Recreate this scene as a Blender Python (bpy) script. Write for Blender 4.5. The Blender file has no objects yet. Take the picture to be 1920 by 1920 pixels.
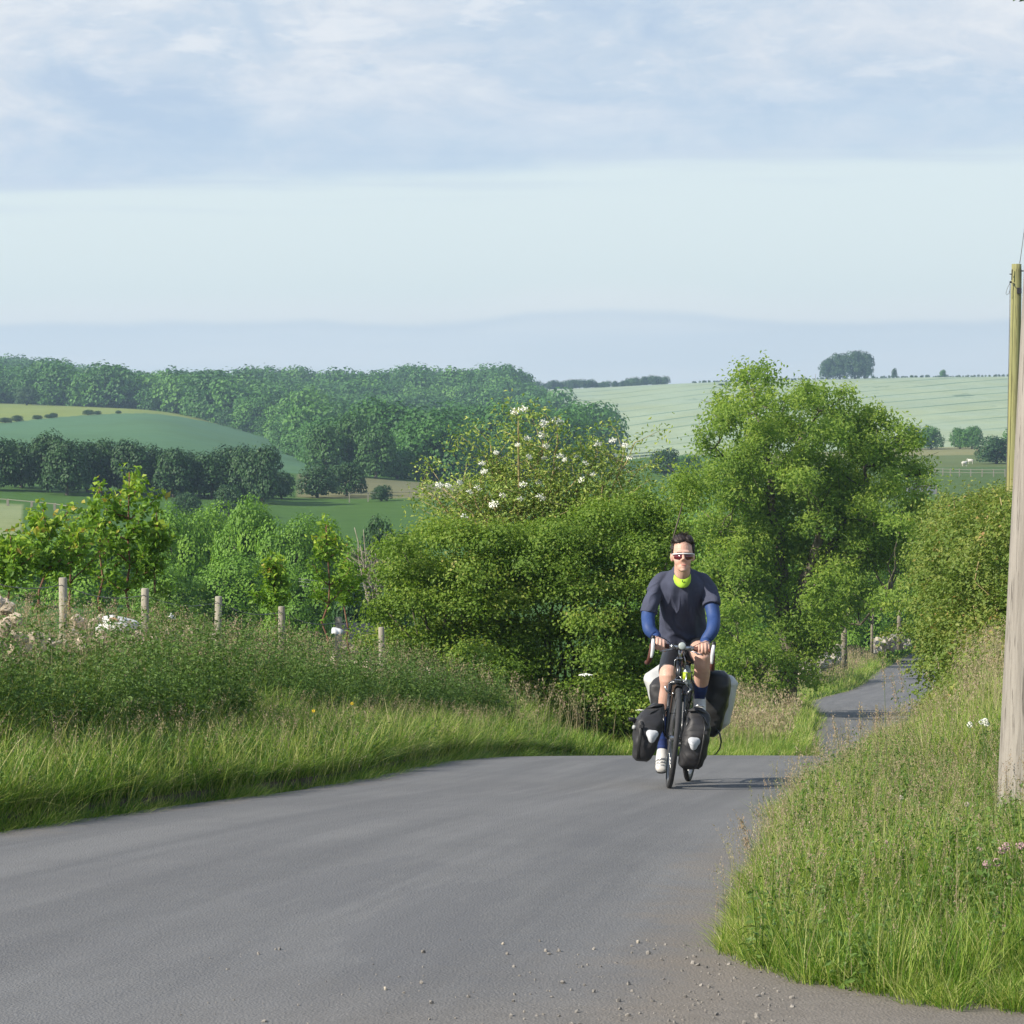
import bpy, bmesh, math, random
import numpy as np
from mathutils import Vector, Matrix, Euler
R = math.radians
rng = np.random.default_rng(7); random.seed(7)
scene = bpy.context.scene
COL = scene.collection
F = 5520.0; CX = 960.0; HY = 780.0; CAMZ = 1.78      # focal length in photo pixels, horizon row, eye height

# ------------------------------------------------------------------ camera
cam_d = bpy.data.cameras.new('camera'); cam = bpy.data.objects.new('camera', cam_d); COL.objects.link(cam)
cam.location = (0, 0, CAMZ); cam.rotation_euler = (R(90), 0, 0)
cam_d.sensor_width = 36; cam_d.lens = F/1920*36; cam_d.shift_y = -(960-HY)/1920
cam_d.clip_start = .1; cam_d.clip_end = 20000
scene.camera = cam

# ------------------------------------------------------------------ light
SUN_EL = R(32); SUN_AZ = R(244)                       # azimuth clockwise from +Y
sd = Vector((math.sin(SUN_AZ)*math.cos(SUN_EL), math.cos(SUN_AZ)*math.cos(SUN_EL), math.sin(SUN_EL)))
sl = bpy.data.lights.new('sun', 'SUN'); sl.energy = 5.0; sl.angle = R(.5); sl.color = (1, .93, .82)
so = bpy.data.objects.new('sun', sl); COL.objects.link(so); so.rotation_euler = sd.to_track_quat('Z', 'Y').to_euler()
so.location = (-30, -10, 30)
scene.view_settings.view_transform = 'Standard'; scene.view_settings.look = 'None'
scene.view_settings.exposure = 0.62; scene.view_settings.gamma = 1

# node helper
class NT:
    def __init__(s, tree): s.t = tree; s.n = tree.nodes; s.l = tree.links
    def add(s, typ, **kw):
        n = s.n.new(typ)
        for k, v in kw.items(): setattr(n, k, v)
        return n
    def put(s, sock, v):
        if hasattr(v, 'node'): s.l.new(v, sock)
        elif isinstance(v, (int, float)): sock.default_value = v if not hasattr(sock.default_value, '__len__') else [v]*len(sock.default_value)
        else: sock.default_value = tuple(v) if len(v) == len(sock.default_value) else tuple(v)+(1,)
    def math(s, op, a, b=0.0, clamp=False):
        n = s.add('ShaderNodeMath', operation=op); n.use_clamp = clamp
        s.put(n.inputs[0], a); s.put(n.inputs[1], b); return n.outputs[0]
    def mix(s, f, a, b, mode='MIX'):
        n = s.add('ShaderNodeMix', data_type='RGBA', blend_type=mode)
        s.put(n.inputs[0], f); s.put(n.inputs[6], a); s.put(n.inputs[7], b); return n.outputs[2]
    def noise(s, vec, scale, detail=4, rough=.5, dist=0):
        n = s.add('ShaderNodeTexNoise'); s.put(n.inputs['Vector'], vec) if vec is not None else None
        n.inputs['Scale'].default_value = scale; n.inputs['Detail'].default_value = detail
        n.inputs['Roughness'].default_value = rough; n.inputs['Distortion'].default_value = dist; return n.outputs['Fac']
    def mapr(s, v, a, b, c=0.0, d=1.0, smooth=True):
        n = s.add('ShaderNodeMapRange'); n.interpolation_type = 'SMOOTHSTEP' if smooth else 'LINEAR'
        s.put(n.inputs[0], v)
        for i, q in enumerate((a, b, c, d)): s.put(n.inputs[i+1], q)
        return n.outputs[0]
    def scale(s, vec, sc):
        n = s.add('ShaderNodeVectorMath', operation='MULTIPLY'); s.put(n.inputs[0], vec); n.inputs[1].default_value = sc; return n.outputs[0]
    def ramp(s, f, stops):
        n = s.add('ShaderNodeValToRGB'); s.put(n.inputs[0], f); e = n.color_ramp.elements
        while len(e) < len(stops): e.new(.5)
        for i, (p, c) in enumerate(stops): e[i].position = p; e[i].color = tuple(c)+(1,)
        return n.outputs[0]

world = bpy.data.worlds.new('World'); scene.world = world; world.use_nodes = True
def build_world():
    t = NT(world.node_tree); t.n.clear()
    out = t.add('ShaderNodeOutputWorld'); bg = t.add('ShaderNodeBackground'); bg.inputs[1].default_value = .069
    sky = t.add('ShaderNodeTexSky'); sky.sky_type = 'NISHITA'; sky.sun_disc = False
    sky.sun_elevation = SUN_EL; sky.sun_rotation = SUN_AZ; sky.air_density = 1.0; sky.dust_density = 1.2; sky.ozone_density = 2
    tc = t.add('ShaderNodeTexCoord').outputs['Generated']
    sep = t.add('ShaderNodeSeparateXYZ'); t.l.new(tc, sep.inputs[0]); z = sep.outputs[2]; x = sep.outputs[0]
    veil = t.mix(t.mapr(z, 0, .16), (8.6, 9.5, 9.2), (7.6, 8.7, 9.1)); veil = t.mix(t.mapr(z, .15, .6), veil, (1.3, 2.5, 5.2))
    base = t.mix(.88, sky.outputs[0], veil)
    # low flat bank of cloud on the horizon, its upper edge waving gently
    w = t.noise(t.scale(tc, (9, 9, 3)), 1.0, 3, .5)
    w2 = t.noise(t.scale(tc, (40, 40, 160)), 1.0, 3, .5)
    gx = t.math('DIVIDE', t.math('SUBTRACT', x, .035), .055); bump_ = t.math('MULTIPLY', t.math('POWER', 2.718, t.math('MULTIPLY', t.math('MULTIPLY', gx, gx), -1.0)), .0042)
    edge = t.math('ADD', t.math('ADD', t.math('ADD', .0255, bump_), t.math('MULTIPLY', w, .0115)), t.math('MULTIPLY', w2, .0022))
    d = t.math('SUBTRACT', edge, z)
    bank = t.math('MULTIPLY', t.mapr(d, -.0008, .0026), .78)
    bz = t.mapr(d, .0, .006); bn2 = t.noise(t.scale(tc, (7, 7, 90)), 1.0, 4, .55); bankc = t.mix(bz, (6.5, 7.5, 8.2), t.mix(t.mapr(bn2, .35, .65), (7.0, 7.9, 8.4), (7.7, 8.4, 8.7)))
    warm = t.math('MULTIPLY', t.mapr(d, -.012, -.0005), .45)
    base = t.mix(warm, base, (9.2, 9.2, 9.1))
    base = t.mix(bank, base, bankc)
    # the broad cloud deck above
    v = t.scale(tc, (13, 13, 34))
    n1 = t.math('ADD', t.math('MULTIPLY', t.noise(v, 1.0, 8, .6, .6), .72), t.math('MULTIPLY', t.noise(t.scale(tc, (42, 42, 95)), 1.0, 8, .65, .8), .28))
    lower = t.math('ADD', t.math('ADD', .083, t.math('MULTIPLY', x, .06)), t.math('MULTIPLY', t.math('SUBTRACT', t.noise(t.scale(tc, (6, 6, 40)), 1, 4, .5), .5), .035))
    deck = t.mapr(t.math('SUBTRACT', z, lower), -.004, .006)
    cc = t.ramp(n1, [(.37, (4.8, 6.0, 7.6)), (.46, (5.7, 6.7, 7.9)), (.54, (6.8, 7.4, 8.2)), (.63, (8.0, 8.3, 8.7))])
    under = t.mapr(t.math('SUBTRACT', z, lower), .004, .04, 1, 0)
    cc = t.mix(t.math('MULTIPLY', under, .5), cc, (4.9, 6.4, 8.1))
    v2 = t.scale(tc, (30, 30, 120))
    pf = t.math('MULTIPLY', t.mapr(t.noise(v2, 1.0, 8, .6, .3), .50, .66), t.mapr(z, .09, .13))
    cc = t.mix(t.math('MULTIPLY', pf, .75), cc, (8.2, 8.5, 8.9))
    # thin streaks at the lower side
    st = t.math('MULTIPLY', t.mapr(t.noise(t.scale(tc, (5, 5, 150)), 1.0, 4, .5), .45, .65), .55)
    deckm = t.math('MULTIPLY', deck, t.mapr(t.math('SUBTRACT', z, lower), .0, .022, .78, .95))
    base = t.mix(t.math('MULTIPLY', st, t.mapr(t.math('SUBTRACT', z, lower), -.012, -.002)), base, (5.9, 6.9, 8.0))
    deckm = t.math('MULTIPLY', deckm, t.mapr(z, .16, .5, 1, .25)); fin = t.mix(deckm, base, cc)
    t.l.new(fin, bg.inputs[0]); t.l.new(bg.outputs[0], out.inputs[0])
build_world()

# ------------------------------------------------------------------ materials
def mat(name, col, rough=.7, metal=0, var=0, vscale=20, bump=0, bscale=80, spec=.4, col2=None, stretch=(1, 1, 1)):
    m = bpy.data.materials.new(name); m.use_nodes = True; t = NT(m.node_tree); b = t.n['Principled BSDF']
    b.inputs['Roughness'].default_value = rough; b.inputs['Metallic'].default_value = metal
    b.inputs['Specular IOR Level'].default_value = spec
    tc = t.add('ShaderNodeTexCoord').outputs['Object']
    v = t.scale(tc, stretch)
    if col2 is None: col2 = tuple(c*(1-var) for c in col)
    col = tuple(c*.8 for c in col); col2 = tuple(c*.8 for c in col2)
    if var or col2:
        f = t.mapr(t.noise(v, vscale, 6, .6), .35, .65)
        t.put(b.inputs['Base Color'], t.mix(f, tuple(col)+(1,), tuple(col2)+(1,)))
    if bump:
        bn = t.add('ShaderNodeBump'); bn.inputs['Strength'].default_value = bump; bn.inputs['Distance'].default_value = .01
        t.put(bn.inputs['Height'], t.noise(v, bscale, 5, .6)); t.l.new(bn.outputs[0], b.inputs['Normal'])
    return m
def leafmat(name, stops, transl=.3, rough=.55, spec=.3):
    m = bpy.data.materials.new(name); m.use_nodes = True; t = NT(m.node_tree); b = t.n['Principled BSDF']; out = t.n['Material Output']
    gn = {'ash_leaves': (1.6, 1.28, 2.2), 'hawthorn_leaves': (1.5, 1.28, 1.2), 'hedge_leaves': (1.1, .98, 1.0), 'grass_blades': (1.0, 1.05, .9), 'wood_leaves': (1.2, 1.3, 1.05), 'mid_leaves': (1.5, 1.35, 1), 'sapling_leaves': (1.2, 1.1, .8), 'dark_leaves': (.95, 1.15, 1), 'weed_leaves': (1.1, 1.12, .9), 'elder_leaves': (2.1, 1.8, 1.3), 'deep_green_leaves': (1.1, 1.25, 1)}.get(name, (1, 1, 1))
    stops = [(p_, tuple(min(.6, a_*b_) for a_, b_ in zip(c_, gn))) for p_, c_ in stops]
    a = t.add('ShaderNodeAttribute', attribute_name='tint')
    c = t.ramp(a.outputs['Fac'], stops)
    t.l.new(c, b.inputs['Base Color']); b.inputs['Roughness'].default_value = rough; b.inputs['Specular IOR Level'].default_value = spec
    tr = t.add('ShaderNodeBsdfTranslucent'); t.l.new(t.mix(1, c, (1.15, 1.2, .7), 'MULTIPLY'), tr.inputs[0])
    mx = t.add('ShaderNodeMixShader'); mx.inputs[0].default_value = transl
    t.l.new(b.outputs[0], mx.inputs[1]); t.l.new(tr.outputs[0], mx.inputs[2]); t.l.new(mx.outputs[0], out.inputs[0])
    return m

# ------------------------------------------------------------------ object helpers
def tag(o, label=None, cat=None, group=None, kind=None):
    if label: o['label'] = label
    if cat: o['category'] = cat
    if group: o['group'] = group
    if kind: o['kind'] = kind
    return o
def link(name, me, m=None, parent=None):
    o = bpy.data.objects.new(name, me); COL.objects.link(o)
    if m is not None: me.materials.append(m)
    if parent is not None: o.parent = parent
    return o
def empty(name, loc=(0, 0, 0), rz=0):
    o = bpy.data.objects.new(name, None); COL.objects.link(o); o.location = loc; o.rotation_euler = (0, 0, rz); o.empty_display_size = .2
    return o
def np_mesh(name, V, faces_flat, sizes, tint=None, smooth=False):
    me = bpy.data.meshes.new(name); V = np.ascontiguousarray(V, dtype=np.float32).reshape(-1, 3)
    sizes = np.asarray(sizes, dtype=np.int32); starts = np.concatenate(([0], np.cumsum(sizes)[:-1])).astype(np.int32)
    me.vertices.add(len(V)); me.vertices.foreach_set('co', V.ravel())
    me.loops.add(len(faces_flat)); me.loops.foreach_set('vertex_index', np.asarray(faces_flat, dtype=np.int32))
    me.polygons.add(len(sizes)); me.polygons.foreach_set('loop_start', starts)
    me.polygons.foreach_set('use_smooth', np.full(len(sizes), smooth))
    if tint is not None:
        a = me.attributes.new('tint', 'FLOAT', 'POINT'); a.data.foreach_set('value', np.asarray(tint, dtype=np.float32))
    me.update(calc_edges=True); return me
def quad_mesh(name, Q, tint=None):
    n = len(Q); return np_mesh(name, Q.reshape(-1, 3), np.arange(n*4), np.full(n, 4), None if tint is None else np.repeat(tint, 4))
def unit(v): return v/(np.linalg.norm(v, axis=-1, keepdims=True)+1e-9)
def leaves(C, N, size, aspect=.55, fold=.18, point=None):
    """rhombic leaves at C facing N"""
    n = len(C); N = unit(N); r = unit(rng.normal(size=(n, 3)))
    if point is not None: r = unit(point+.5*r)
    a = unit(r-N*np.sum(r*N, 1, keepdims=True)); b = np.cross(N, a); size = np.broadcast_to(size, (n,))[:, None]
    base = C-a*size*.5; tip = C+a*size*.5; mid = C-a*size*.05
    s1 = mid+b*size*aspect*.5+N*size*fold; s2 = mid-b*size*aspect*.5+N*size*fold
    return np.stack([base, s1, tip, s2], 1)
class Acc:
    """collects tubes, boxes, lofts into one mesh"""
    def __init__(s): s.v = []; s.f = []; s.n = 0
    def addm(s, V, Fs):
        V = np.asarray(V, float); s.v.append(V); s.f += [tuple(i+s.n for i in f) for f in Fs]; s.n += len(V)
    def rings(s, rings, cap=True, closed=False):
        k = len(rings[0]); m = len(rings); V = np.concatenate(rings); Fs = []
        for i in range(m if closed else m-1):
            a = i*k; b = ((i+1) % m)*k
            for j in range(k): Fs.append((a+j, a+(j+1) % k, b+(j+1) % k, b+j))
        if cap and not closed: Fs.append(tuple(range(k-1, -1, -1))); Fs.append(tuple((m-1)*k+j for j in range(k)))
        s.addm(V, Fs)
    def tube(s, pts, rad, sides=6, closed=False, cap=True, flat=1.0):
        P = np.asarray(pts, float); m = len(P); rad = np.broadcast_to(rad, (m,))
        if closed: T = unit(np.roll(P, -1, 0)-np.roll(P, 1, 0))
        else: T = unit(np.gradient(P, axis=0))
        ref = np.array((0, 0, 1.)) if abs(T[0][2]) < .9 else np.array((0, 1., 0))
        u = unit(np.cross(T[0], ref)); an = np.linspace(0, 2*np.pi, sides, endpoint=False); rs = []
        for i in range(m):
            u = unit(u-T[i]*np.dot(u, T[i])); w = np.cross(T[i], u)
            rs.append(P[i]+rad[i]*(np.cos(an)[:, None]*u+flat*np.sin(an)[:, None]*w))
        s.rings(rs, cap, closed)
    def box(s, c, d, rot=None):
        c = np.asarray(c, float); h = np.asarray(d, float)/2
        V = np.array([(x, y, z) for x in (-1, 1) for y in (-1, 1) for z in (-1, 1)])*h
        if rot is not None: V = V @ np.array(Euler(rot).to_matrix()).T
        s.addm(V+c, [(0, 1, 3, 2), (4, 6, 7, 5), (0, 4, 5, 1), (2, 3, 7, 6), (0, 2, 6, 4), (1, 5, 7, 3)])
    def ell(s, c, r, seg=16, ringn=10, rot=None):
        c = np.asarray(c, float); rs = []
        an = np.linspace(0, 2*np.pi, seg, endpoint=False)
        for i in range(ringn+1):
            th = np.pi*(i+.02)/(ringn+.04); V = np.stack([np.sin(th)*np.cos(an)*r[0], np.sin(th)*np.sin(an)*r[1], np.full(seg, -np.cos(th)*r[2])], 1)
            if rot is not None: V = V @ np.array(Euler(rot).to_matrix()).T
            rs.append(V+c)
        s.rings(rs)
    def build(s, name, m=None, parent=None, smooth=True, bevel=0, mtx=None):
        V = np.concatenate(s.v)
        if mtx is not None: V = V @ np.array(mtx.to_3x3()).T+np.array(mtx.translation)
        me = bpy.data.meshes.new(name); me.from_pydata(V.tolist(), [], s.f)
        me.polygons.foreach_set('use_smooth', np.full(len(me.polygons), smooth)); me.update()
        o = link(name, me, m, parent)
        if bevel:
            b = o.modifiers.new('bevel', 'BEVEL'); b.width = bevel; b.segments = 2; b.limit_method = 'ANGLE'
        return o
def pchip(xs, ys):
    xs = np.asarray(xs, float); ys = np.asarray(ys, float); h = np.diff(xs); d = np.diff(ys)/h; m = np.zeros(len(xs))
    for i in range(1, len(xs)-1):
        if d[i-1]*d[i] > 0: w1 = 2*h[i]+h[i-1]; w2 = h[i]+2*h[i-1]; m[i] = (w1+w2)/(w1/d[i-1]+w2/d[i])
    m[0] = d[0]; m[-1] = d[-1]
    def f(x):
        x = np.asarray(x, float); i = np.clip(np.searchsorted(xs, x)-1, 0, len(xs)-2); t = (x-xs[i])/h[i]
        lin = (t < 0)|(t > 1); tc = np.clip(t, 0, 1)
        v = (2*tc**3-3*tc**2+1)*ys[i]+(tc**3-2*tc**2+tc)*h[i]*m[i]+(-2*tc**3+3*tc**2)*ys[i+1]+(tc**3-tc**2)*h[i]*m[i+1]
        return np.where(t < 0, ys[0]+m[0]*(x-xs[0]), np.where(t > 1, ys[-1]+m[-1]*(x-xs[-1]), v))
    return f
def sm(t): t = np.clip(t, 0, 1); return t*t*(3-2*t)
def vnoise(x, y, s=1.0, seed=0):
    """cheap value noise 0..1"""
    x = np.asarray(x, float)/s+seed*17.3; y = np.asarray(y, float)/s+seed*9.1
    i = np.floor(x); j = np.floor(y); u = sm(x-i); v = sm(y-j)
    def h(a, b): q = np.sin(a*127.1+b*311.7+seed*3.3)*43758.5453; return q-np.floor(q)
    return (h(i, j)*(1-u)+h(i+1, j)*u)*(1-v)+(h(i, j+1)*(1-u)+h(i+1, j+1)*u)*v
def P(px, py, d):                                     # photo pixel at a chosen real distance
    return np.array(((px-CX)/F*d, d, CAMZ-(py-HY)/F*d))

# ------------------------------------------------------------------ the lie of the land
B = .001866
_y = list(np.arange(-8, 31, 3.0)); _z = [-B*max(v, 0)**2 for v in _y]
zr = pchip(_y+[31, 38, 45, 52, 60, 72, 85, 98, 118, 145, 175, 230, 300],
           _z+[-1.793, -2.68, -3.62, -4.42, -5.17, -6.14, -7.0, -7.80, -9.12, -10.72, -12.62, -13.6, -13.4])
xl = pchip([-8, 4, 9, 12.5, 16.4, 18.2, 20.95, 23.5, 27, 31, 36, 45, 60, 72, 85, 98, 118, 145, 175, 200, 230, 300],
           [-13.5, -7.6, -5.4, -4.1, -2.78, -2.12, -1.25, -.88, -.50, .15, 1.25, 3.1, 6.1, 7.36, 8.85, 9.85, 13.7, 18.1, 23.1, 31, 44, 80])
xr = pchip([-8, 4, 9, 11, 13.1, 16.7, 20.5, 24, 31, 40, 50, 60, 72, 85, 98, 118, 145, 175, 200, 230, 300],
           [-1.6, -.25, .38, .66, .95, 1.50, 2.2, 2.8, 3.75, 5.3, 7.4, 9.5, 10.9, 12.4, 13.7, 17.6, 22.1, 27.3, 36, 50, 86])
cols = np.array([-1500, -300, 0, 300, 600, 830, 1000, 1100, 1300, 1500, 1700, 1900, 2300, 3500.])
rows = {  # distance: photo row of the ground there, per column
 120: [1185, 1180, 1175, 1175, 1180, 1200, 1270, 1280, 1285, 1290, 1240, 1200, 1150, 1100],
 180: [1110, 1110, 1105, 1110, 1115, 1140, 1180, 1190, 1200, 1215, 1200, 1120, 1080, 1050],
 250: [1010, 1020, 1025, 1040, 1050, 1050, 1050, 1050, 1045, 1045, 1020, 985, 980, 980],
 330: [900, 905, 912, 928, 945, 938, 936, 935, 935, 940, 945, 932, 930, 930],
 450: [820, 824, 832, 853, 884, 905, 905, 905, 895, 893, 893, 893, 890, 890],
 650: [800, 803, 806, 795, 868, 885, 878, 870, 860, 855, 845, 841, 840, 840],
 900: [750, 752, 757, 768, 832, 850, 845, 838, 822, 812, 802, 797, 795, 795],
 1200: [738, 740, 750, 763, 745, 740, 748, 770, 757, 747, 742, 740, 738, 738],
 1500: [706, 704, 706, 748, 752, 746, 728, 724, 713, 707, 703, 701, 699, 699],
 1750: [735, 735, 735, 745, 745, 745, 740, 738, 732, 728, 724, 722, 722, 722],
 3200: [752]*14}
LD = np.linspace(math.log(60), math.log(3200), 260); PC = np.linspace(-1500, 3500, 300)
def _table():
    ds = [60]+list(rows); M = []
    z60 = float(zr(60)); r60 = [(CAMZ-(z60+.2))/60*F+HY]*len(cols); allr = [r60]+[rows[k] for k in rows]
    for d, r in zip(ds, allr): M.append([CAMZ-(np.interp(c, cols, r)-HY)/F*d for c in PC])
    M = np.array(M); G = np.stack([np.interp(LD, np.log(ds), M[:, j]) for j in range(len(PC))], 1)
    for _ in range(14):
        G[1:-1] = (G[:-2]+2*G[1:-1]+G[2:])/4; G[:, 1:-1] = (G[:, :-2]+2*G[:, 1:-1]+G[:, 2:])/4
    return G
G = _table()
def corner(x): return np.interp(x, [.5, .66, .78, .90, 1.15, 1.45, 2.5], [12.3, 11.75, 11.05, 10.65, 10.15, 9.8, 9.5])+.05*np.sin(x*17)+.04*np.sin(x*41)
def Tfar(x, y):
    y = np.maximum(y, 60.); c = np.clip(CX+F*x/y, -1499, 3499); l = np.clip(np.log(y), LD[0], LD[-1]-1e-6)
    a = (l-LD[0])/(LD[1]-LD[0]); b = (c-PC[0])/(PC[1]-PC[0]); i = np.clip(a.astype(int), 0, len(LD)-2); j = np.clip(b.astype(int), 0, len(PC)-2)
    u = a-i; v = b-j
    return (G[i, j]*(1-u)+G[i+1, j]*u)*(1-v)+(G[i, j+1]*(1-u)+G[i+1, j+1]*u)*v
def H(x, y):
    x = np.asarray(x, float); y = np.asarray(y, float); x, y = np.broadcast_arrays(x, y)
    L = xl(y); Rr = xr(y); z = zr(y); eL = L-x; eR = x-Rr
    # apron in the near right corner is flush with the road
    ap = sm((y-corner(x))/1.6)
    left = .07*sm(eL/.15)+.10*sm((eL-.2)/1.0)+.22*sm((eL-1.0)/1.4)-.10*np.clip(eL-4.2, 0, 14)
    rise = .12+.30*sm((y-15)/12)
    right = (.05*sm(eR/.2)+rise*sm((eR-.1)/1.3)+.22*sm((eR-1)/2.2)+.03*np.clip(eR-3, 0, 20))*ap
    near = z+np.where(eL > 0, left, 0)+np.where(eR > 0, right, 0)-np.where((eL < .1)&(eR < .1), .12, 0)-np.where(eR >= .1, .035*(1-ap), 0)
    far = Tfar(x, y); dist = np.maximum(np.maximum(eL, eR), 0)
    w = np.where(y < 60, 1, 1-sm((dist-6)/22))*(1-sm((y-190)/60)); w = np.maximum(w, 1-sm((y-60)/35))
    return near*w+far*(1-w)+(vnoise(x, y, .7, 3)-.5)*.05*(dist > .3)
def on(x, y): return np.array((x, y, float(H(x, y))))
def gpx(px, d): x = (px-CX)/F*d; return on(x, d)

# ------------------------------------------------------------------ ground
def build_ground():
    t = np.concatenate([np.linspace(-3, -.35, 50, endpoint=False), np.linspace(-.35, .35, 520), np.linspace(.35, 3, 51)[1:]])
    ys = np.concatenate([np.linspace(-7, 8, 20, endpoint=False), np.linspace(8, 20, 260, endpoint=False), np.linspace(20, 60, 220, endpoint=False), np.exp(np.linspace(math.log(60), math.log(3200), 330))])
    Y, T = np.meshgrid(ys, t, indexing='ij'); X = T*(Y+8); Z = H(X, Y)
    px = CX+F*X/np.maximum(Y, 1)
    pasture = np.array((.070, .150, .030)); C = np.tile(pasture, X.shape+(1,)); Wh = np.zeros(X.shape)
    def paint(mask, c): C[mask] = c
    nearm = Y < 62
    paint(nearm, (.075, .085, .03))
    dL = xl(Y)-X; dR = X-xr(Y)
    paint(nearm & (((dL > -.3)&(dL < .35))|((dR > -.3)&(dR < .22))), (.12, .105, .08))
    paint((Y < 12.4)&(dR > -.1)&(X < 4.5)&(Y < corner(X)+.12), (.19, .165, .135))
    paint((Y > 250)&(px < 40)&(Y < 300), (.26, .31, .16))
    paint((Y > 345)&(Y < 440)&(px > 560)&(px < 900), (.19, .19, .10))
    bound = np.interp(px, [-1500, 0, 300, 480], [640, 690, 830, 870])
    topb = np.interp(px, [-1500, 0, 300, 460, 600, 620], [2000, 2000, 900, 860, 720, 455])
    paint((Y > 430)&(px < 612)&(Y < bound), (.10, .205, .108))
    paint((Y > bound)&(px < 470)&(Y < 1000), (.24, .30, .09))
    wb = (Y > 672+10*np.sin(px/60))&(px > 950)&(Y < 1520); paint(wb, (.36, .44, .31)); Wh[wb] = 1
    paint((Y > 596)&(Y <= 672)&(px > 1350), (.25, .25, .12))
    paint((Y > 500)&(Y <= 596)&(px > 1350), (.13, .17, .06))
    paint((Y > 300)&(Y <= 500)&(px > 1350), (.085, .145, .04))
    nr, nc = X.shape; idx = np.arange(nr*nc).reshape(nr, nc)
    Fq = np.stack([idx[:-1, :-1], idx[:-1, 1:], idx[1:, 1:], idx[1:, :-1]], -1).reshape(-1)
    me = np_mesh('ground', np.stack([X, Y, Z], -1), Fq, np.full((nr-1)*(nc-1), 4), Wh.ravel(), smooth=True)
    ca = me.color_attributes.new('field', 'FLOAT_COLOR', 'POINT'); ca.data.foreach_set('color', np.concatenate([C.reshape(-1, 3), np.ones((nr*nc, 1))], 1).astype(np.float32).ravel())
    m = bpy.data.materials.new('ground_fields'); m.use_nodes = True; t = NT(m.node_tree); b = t.n['Principled BSDF']
    b.inputs['Roughness'].default_value = .95; b.inputs['Specular IOR Level'].default_value = .1
    fc = t.add('ShaderNodeAttribute', attribute_name='field').outputs['Color']; wh = t.add('ShaderNodeAttribute', attribute_name='tint').outputs['Fac']
    g = t.add('ShaderNodeTexCoord').outputs['Object']
    n1 = t.noise(g, .02, 6, .6); n2 = t.noise(g, .25, 5, .6); n3 = t.noise(g, 9, 5, .65)
    c = t.mix(t.math('MULTIPLY', t.mapr(n1, .35, .65), .35), fc, t.mix(1, fc, (1.25, 1.12, .8), 'MULTIPLY'))
    c = t.mix(t.mapr(n2, .3, .7, 0, .55), c, t.mix(1, c, (.72, .78, .7), 'MULTIPLY'))
    n4 = t.noise(t.scale(g, (.05, .012, .05)), 1, 5, .6); c = t.mix(t.mapr(n4, .4, .65, 0, .5), c, t.mix(1, c, (.86, .84, .72), 'MULTIPLY'))
    c = t.mix(t.mapr(n3, .3, .7, 0, .6), c, t.mix(1, c, (.55, .55, .5), 'MULTIPLY'))
    s = t.add('ShaderNodeSeparateXYZ'); t.l.new(g, s.inputs[0])
    # tractor tramlines across the corn, bending a little
    q = t.math('ADD', t.math('MULTIPLY', s.outputs[0], .857), t.math('MULTIPLY', s.outputs[1], -.515))
    q = t.math('ADD', q, t.math('MULTIPLY', t.noise(g, .003, 2), 60))
    fr = t.math('FRACT', t.math('DIVIDE', q, 34.)); ln = t.mapr(t.math('ABSOLUTE', t.math('SUBTRACT', fr, .5)), .0, .09, 1, 0)
    brk = t.mapr(t.noise(t.scale(g, (.02, .004, .02)), 1, 3), .36, .56, .25, 1)
    c = t.mix(t.math('MULTIPLY', t.math('MULTIPLY', ln, wh), t.math('MULTIPLY', brk, .8)), c, (.075, .145, .085, 1))
    pt = t.mapr(t.noise(t.scale(g, (.03, .012, .03)), 1, 4, .6), .66, .70)
    c = t.mix(t.math('MULTIPLY', t.math('MULTIPLY', pt, wh), .7), c, (.07, .13, .07, 1))
    t.l.new(c, b.inputs['Base Color'])
    bn = t.add('ShaderNodeBump'); bn.inputs['Strength'].default_value = .5; bn.inputs['Distance'].default_value = .03
    t.put(bn.inputs['Height'], n3); t.l.new(bn.outputs[0], b.inputs['Normal'])
    me.materials.append(m); tag(link('ground', me), 'green valley ground with verges, pasture and corn fields', 'ground', kind='structure')
build_ground()

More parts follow.
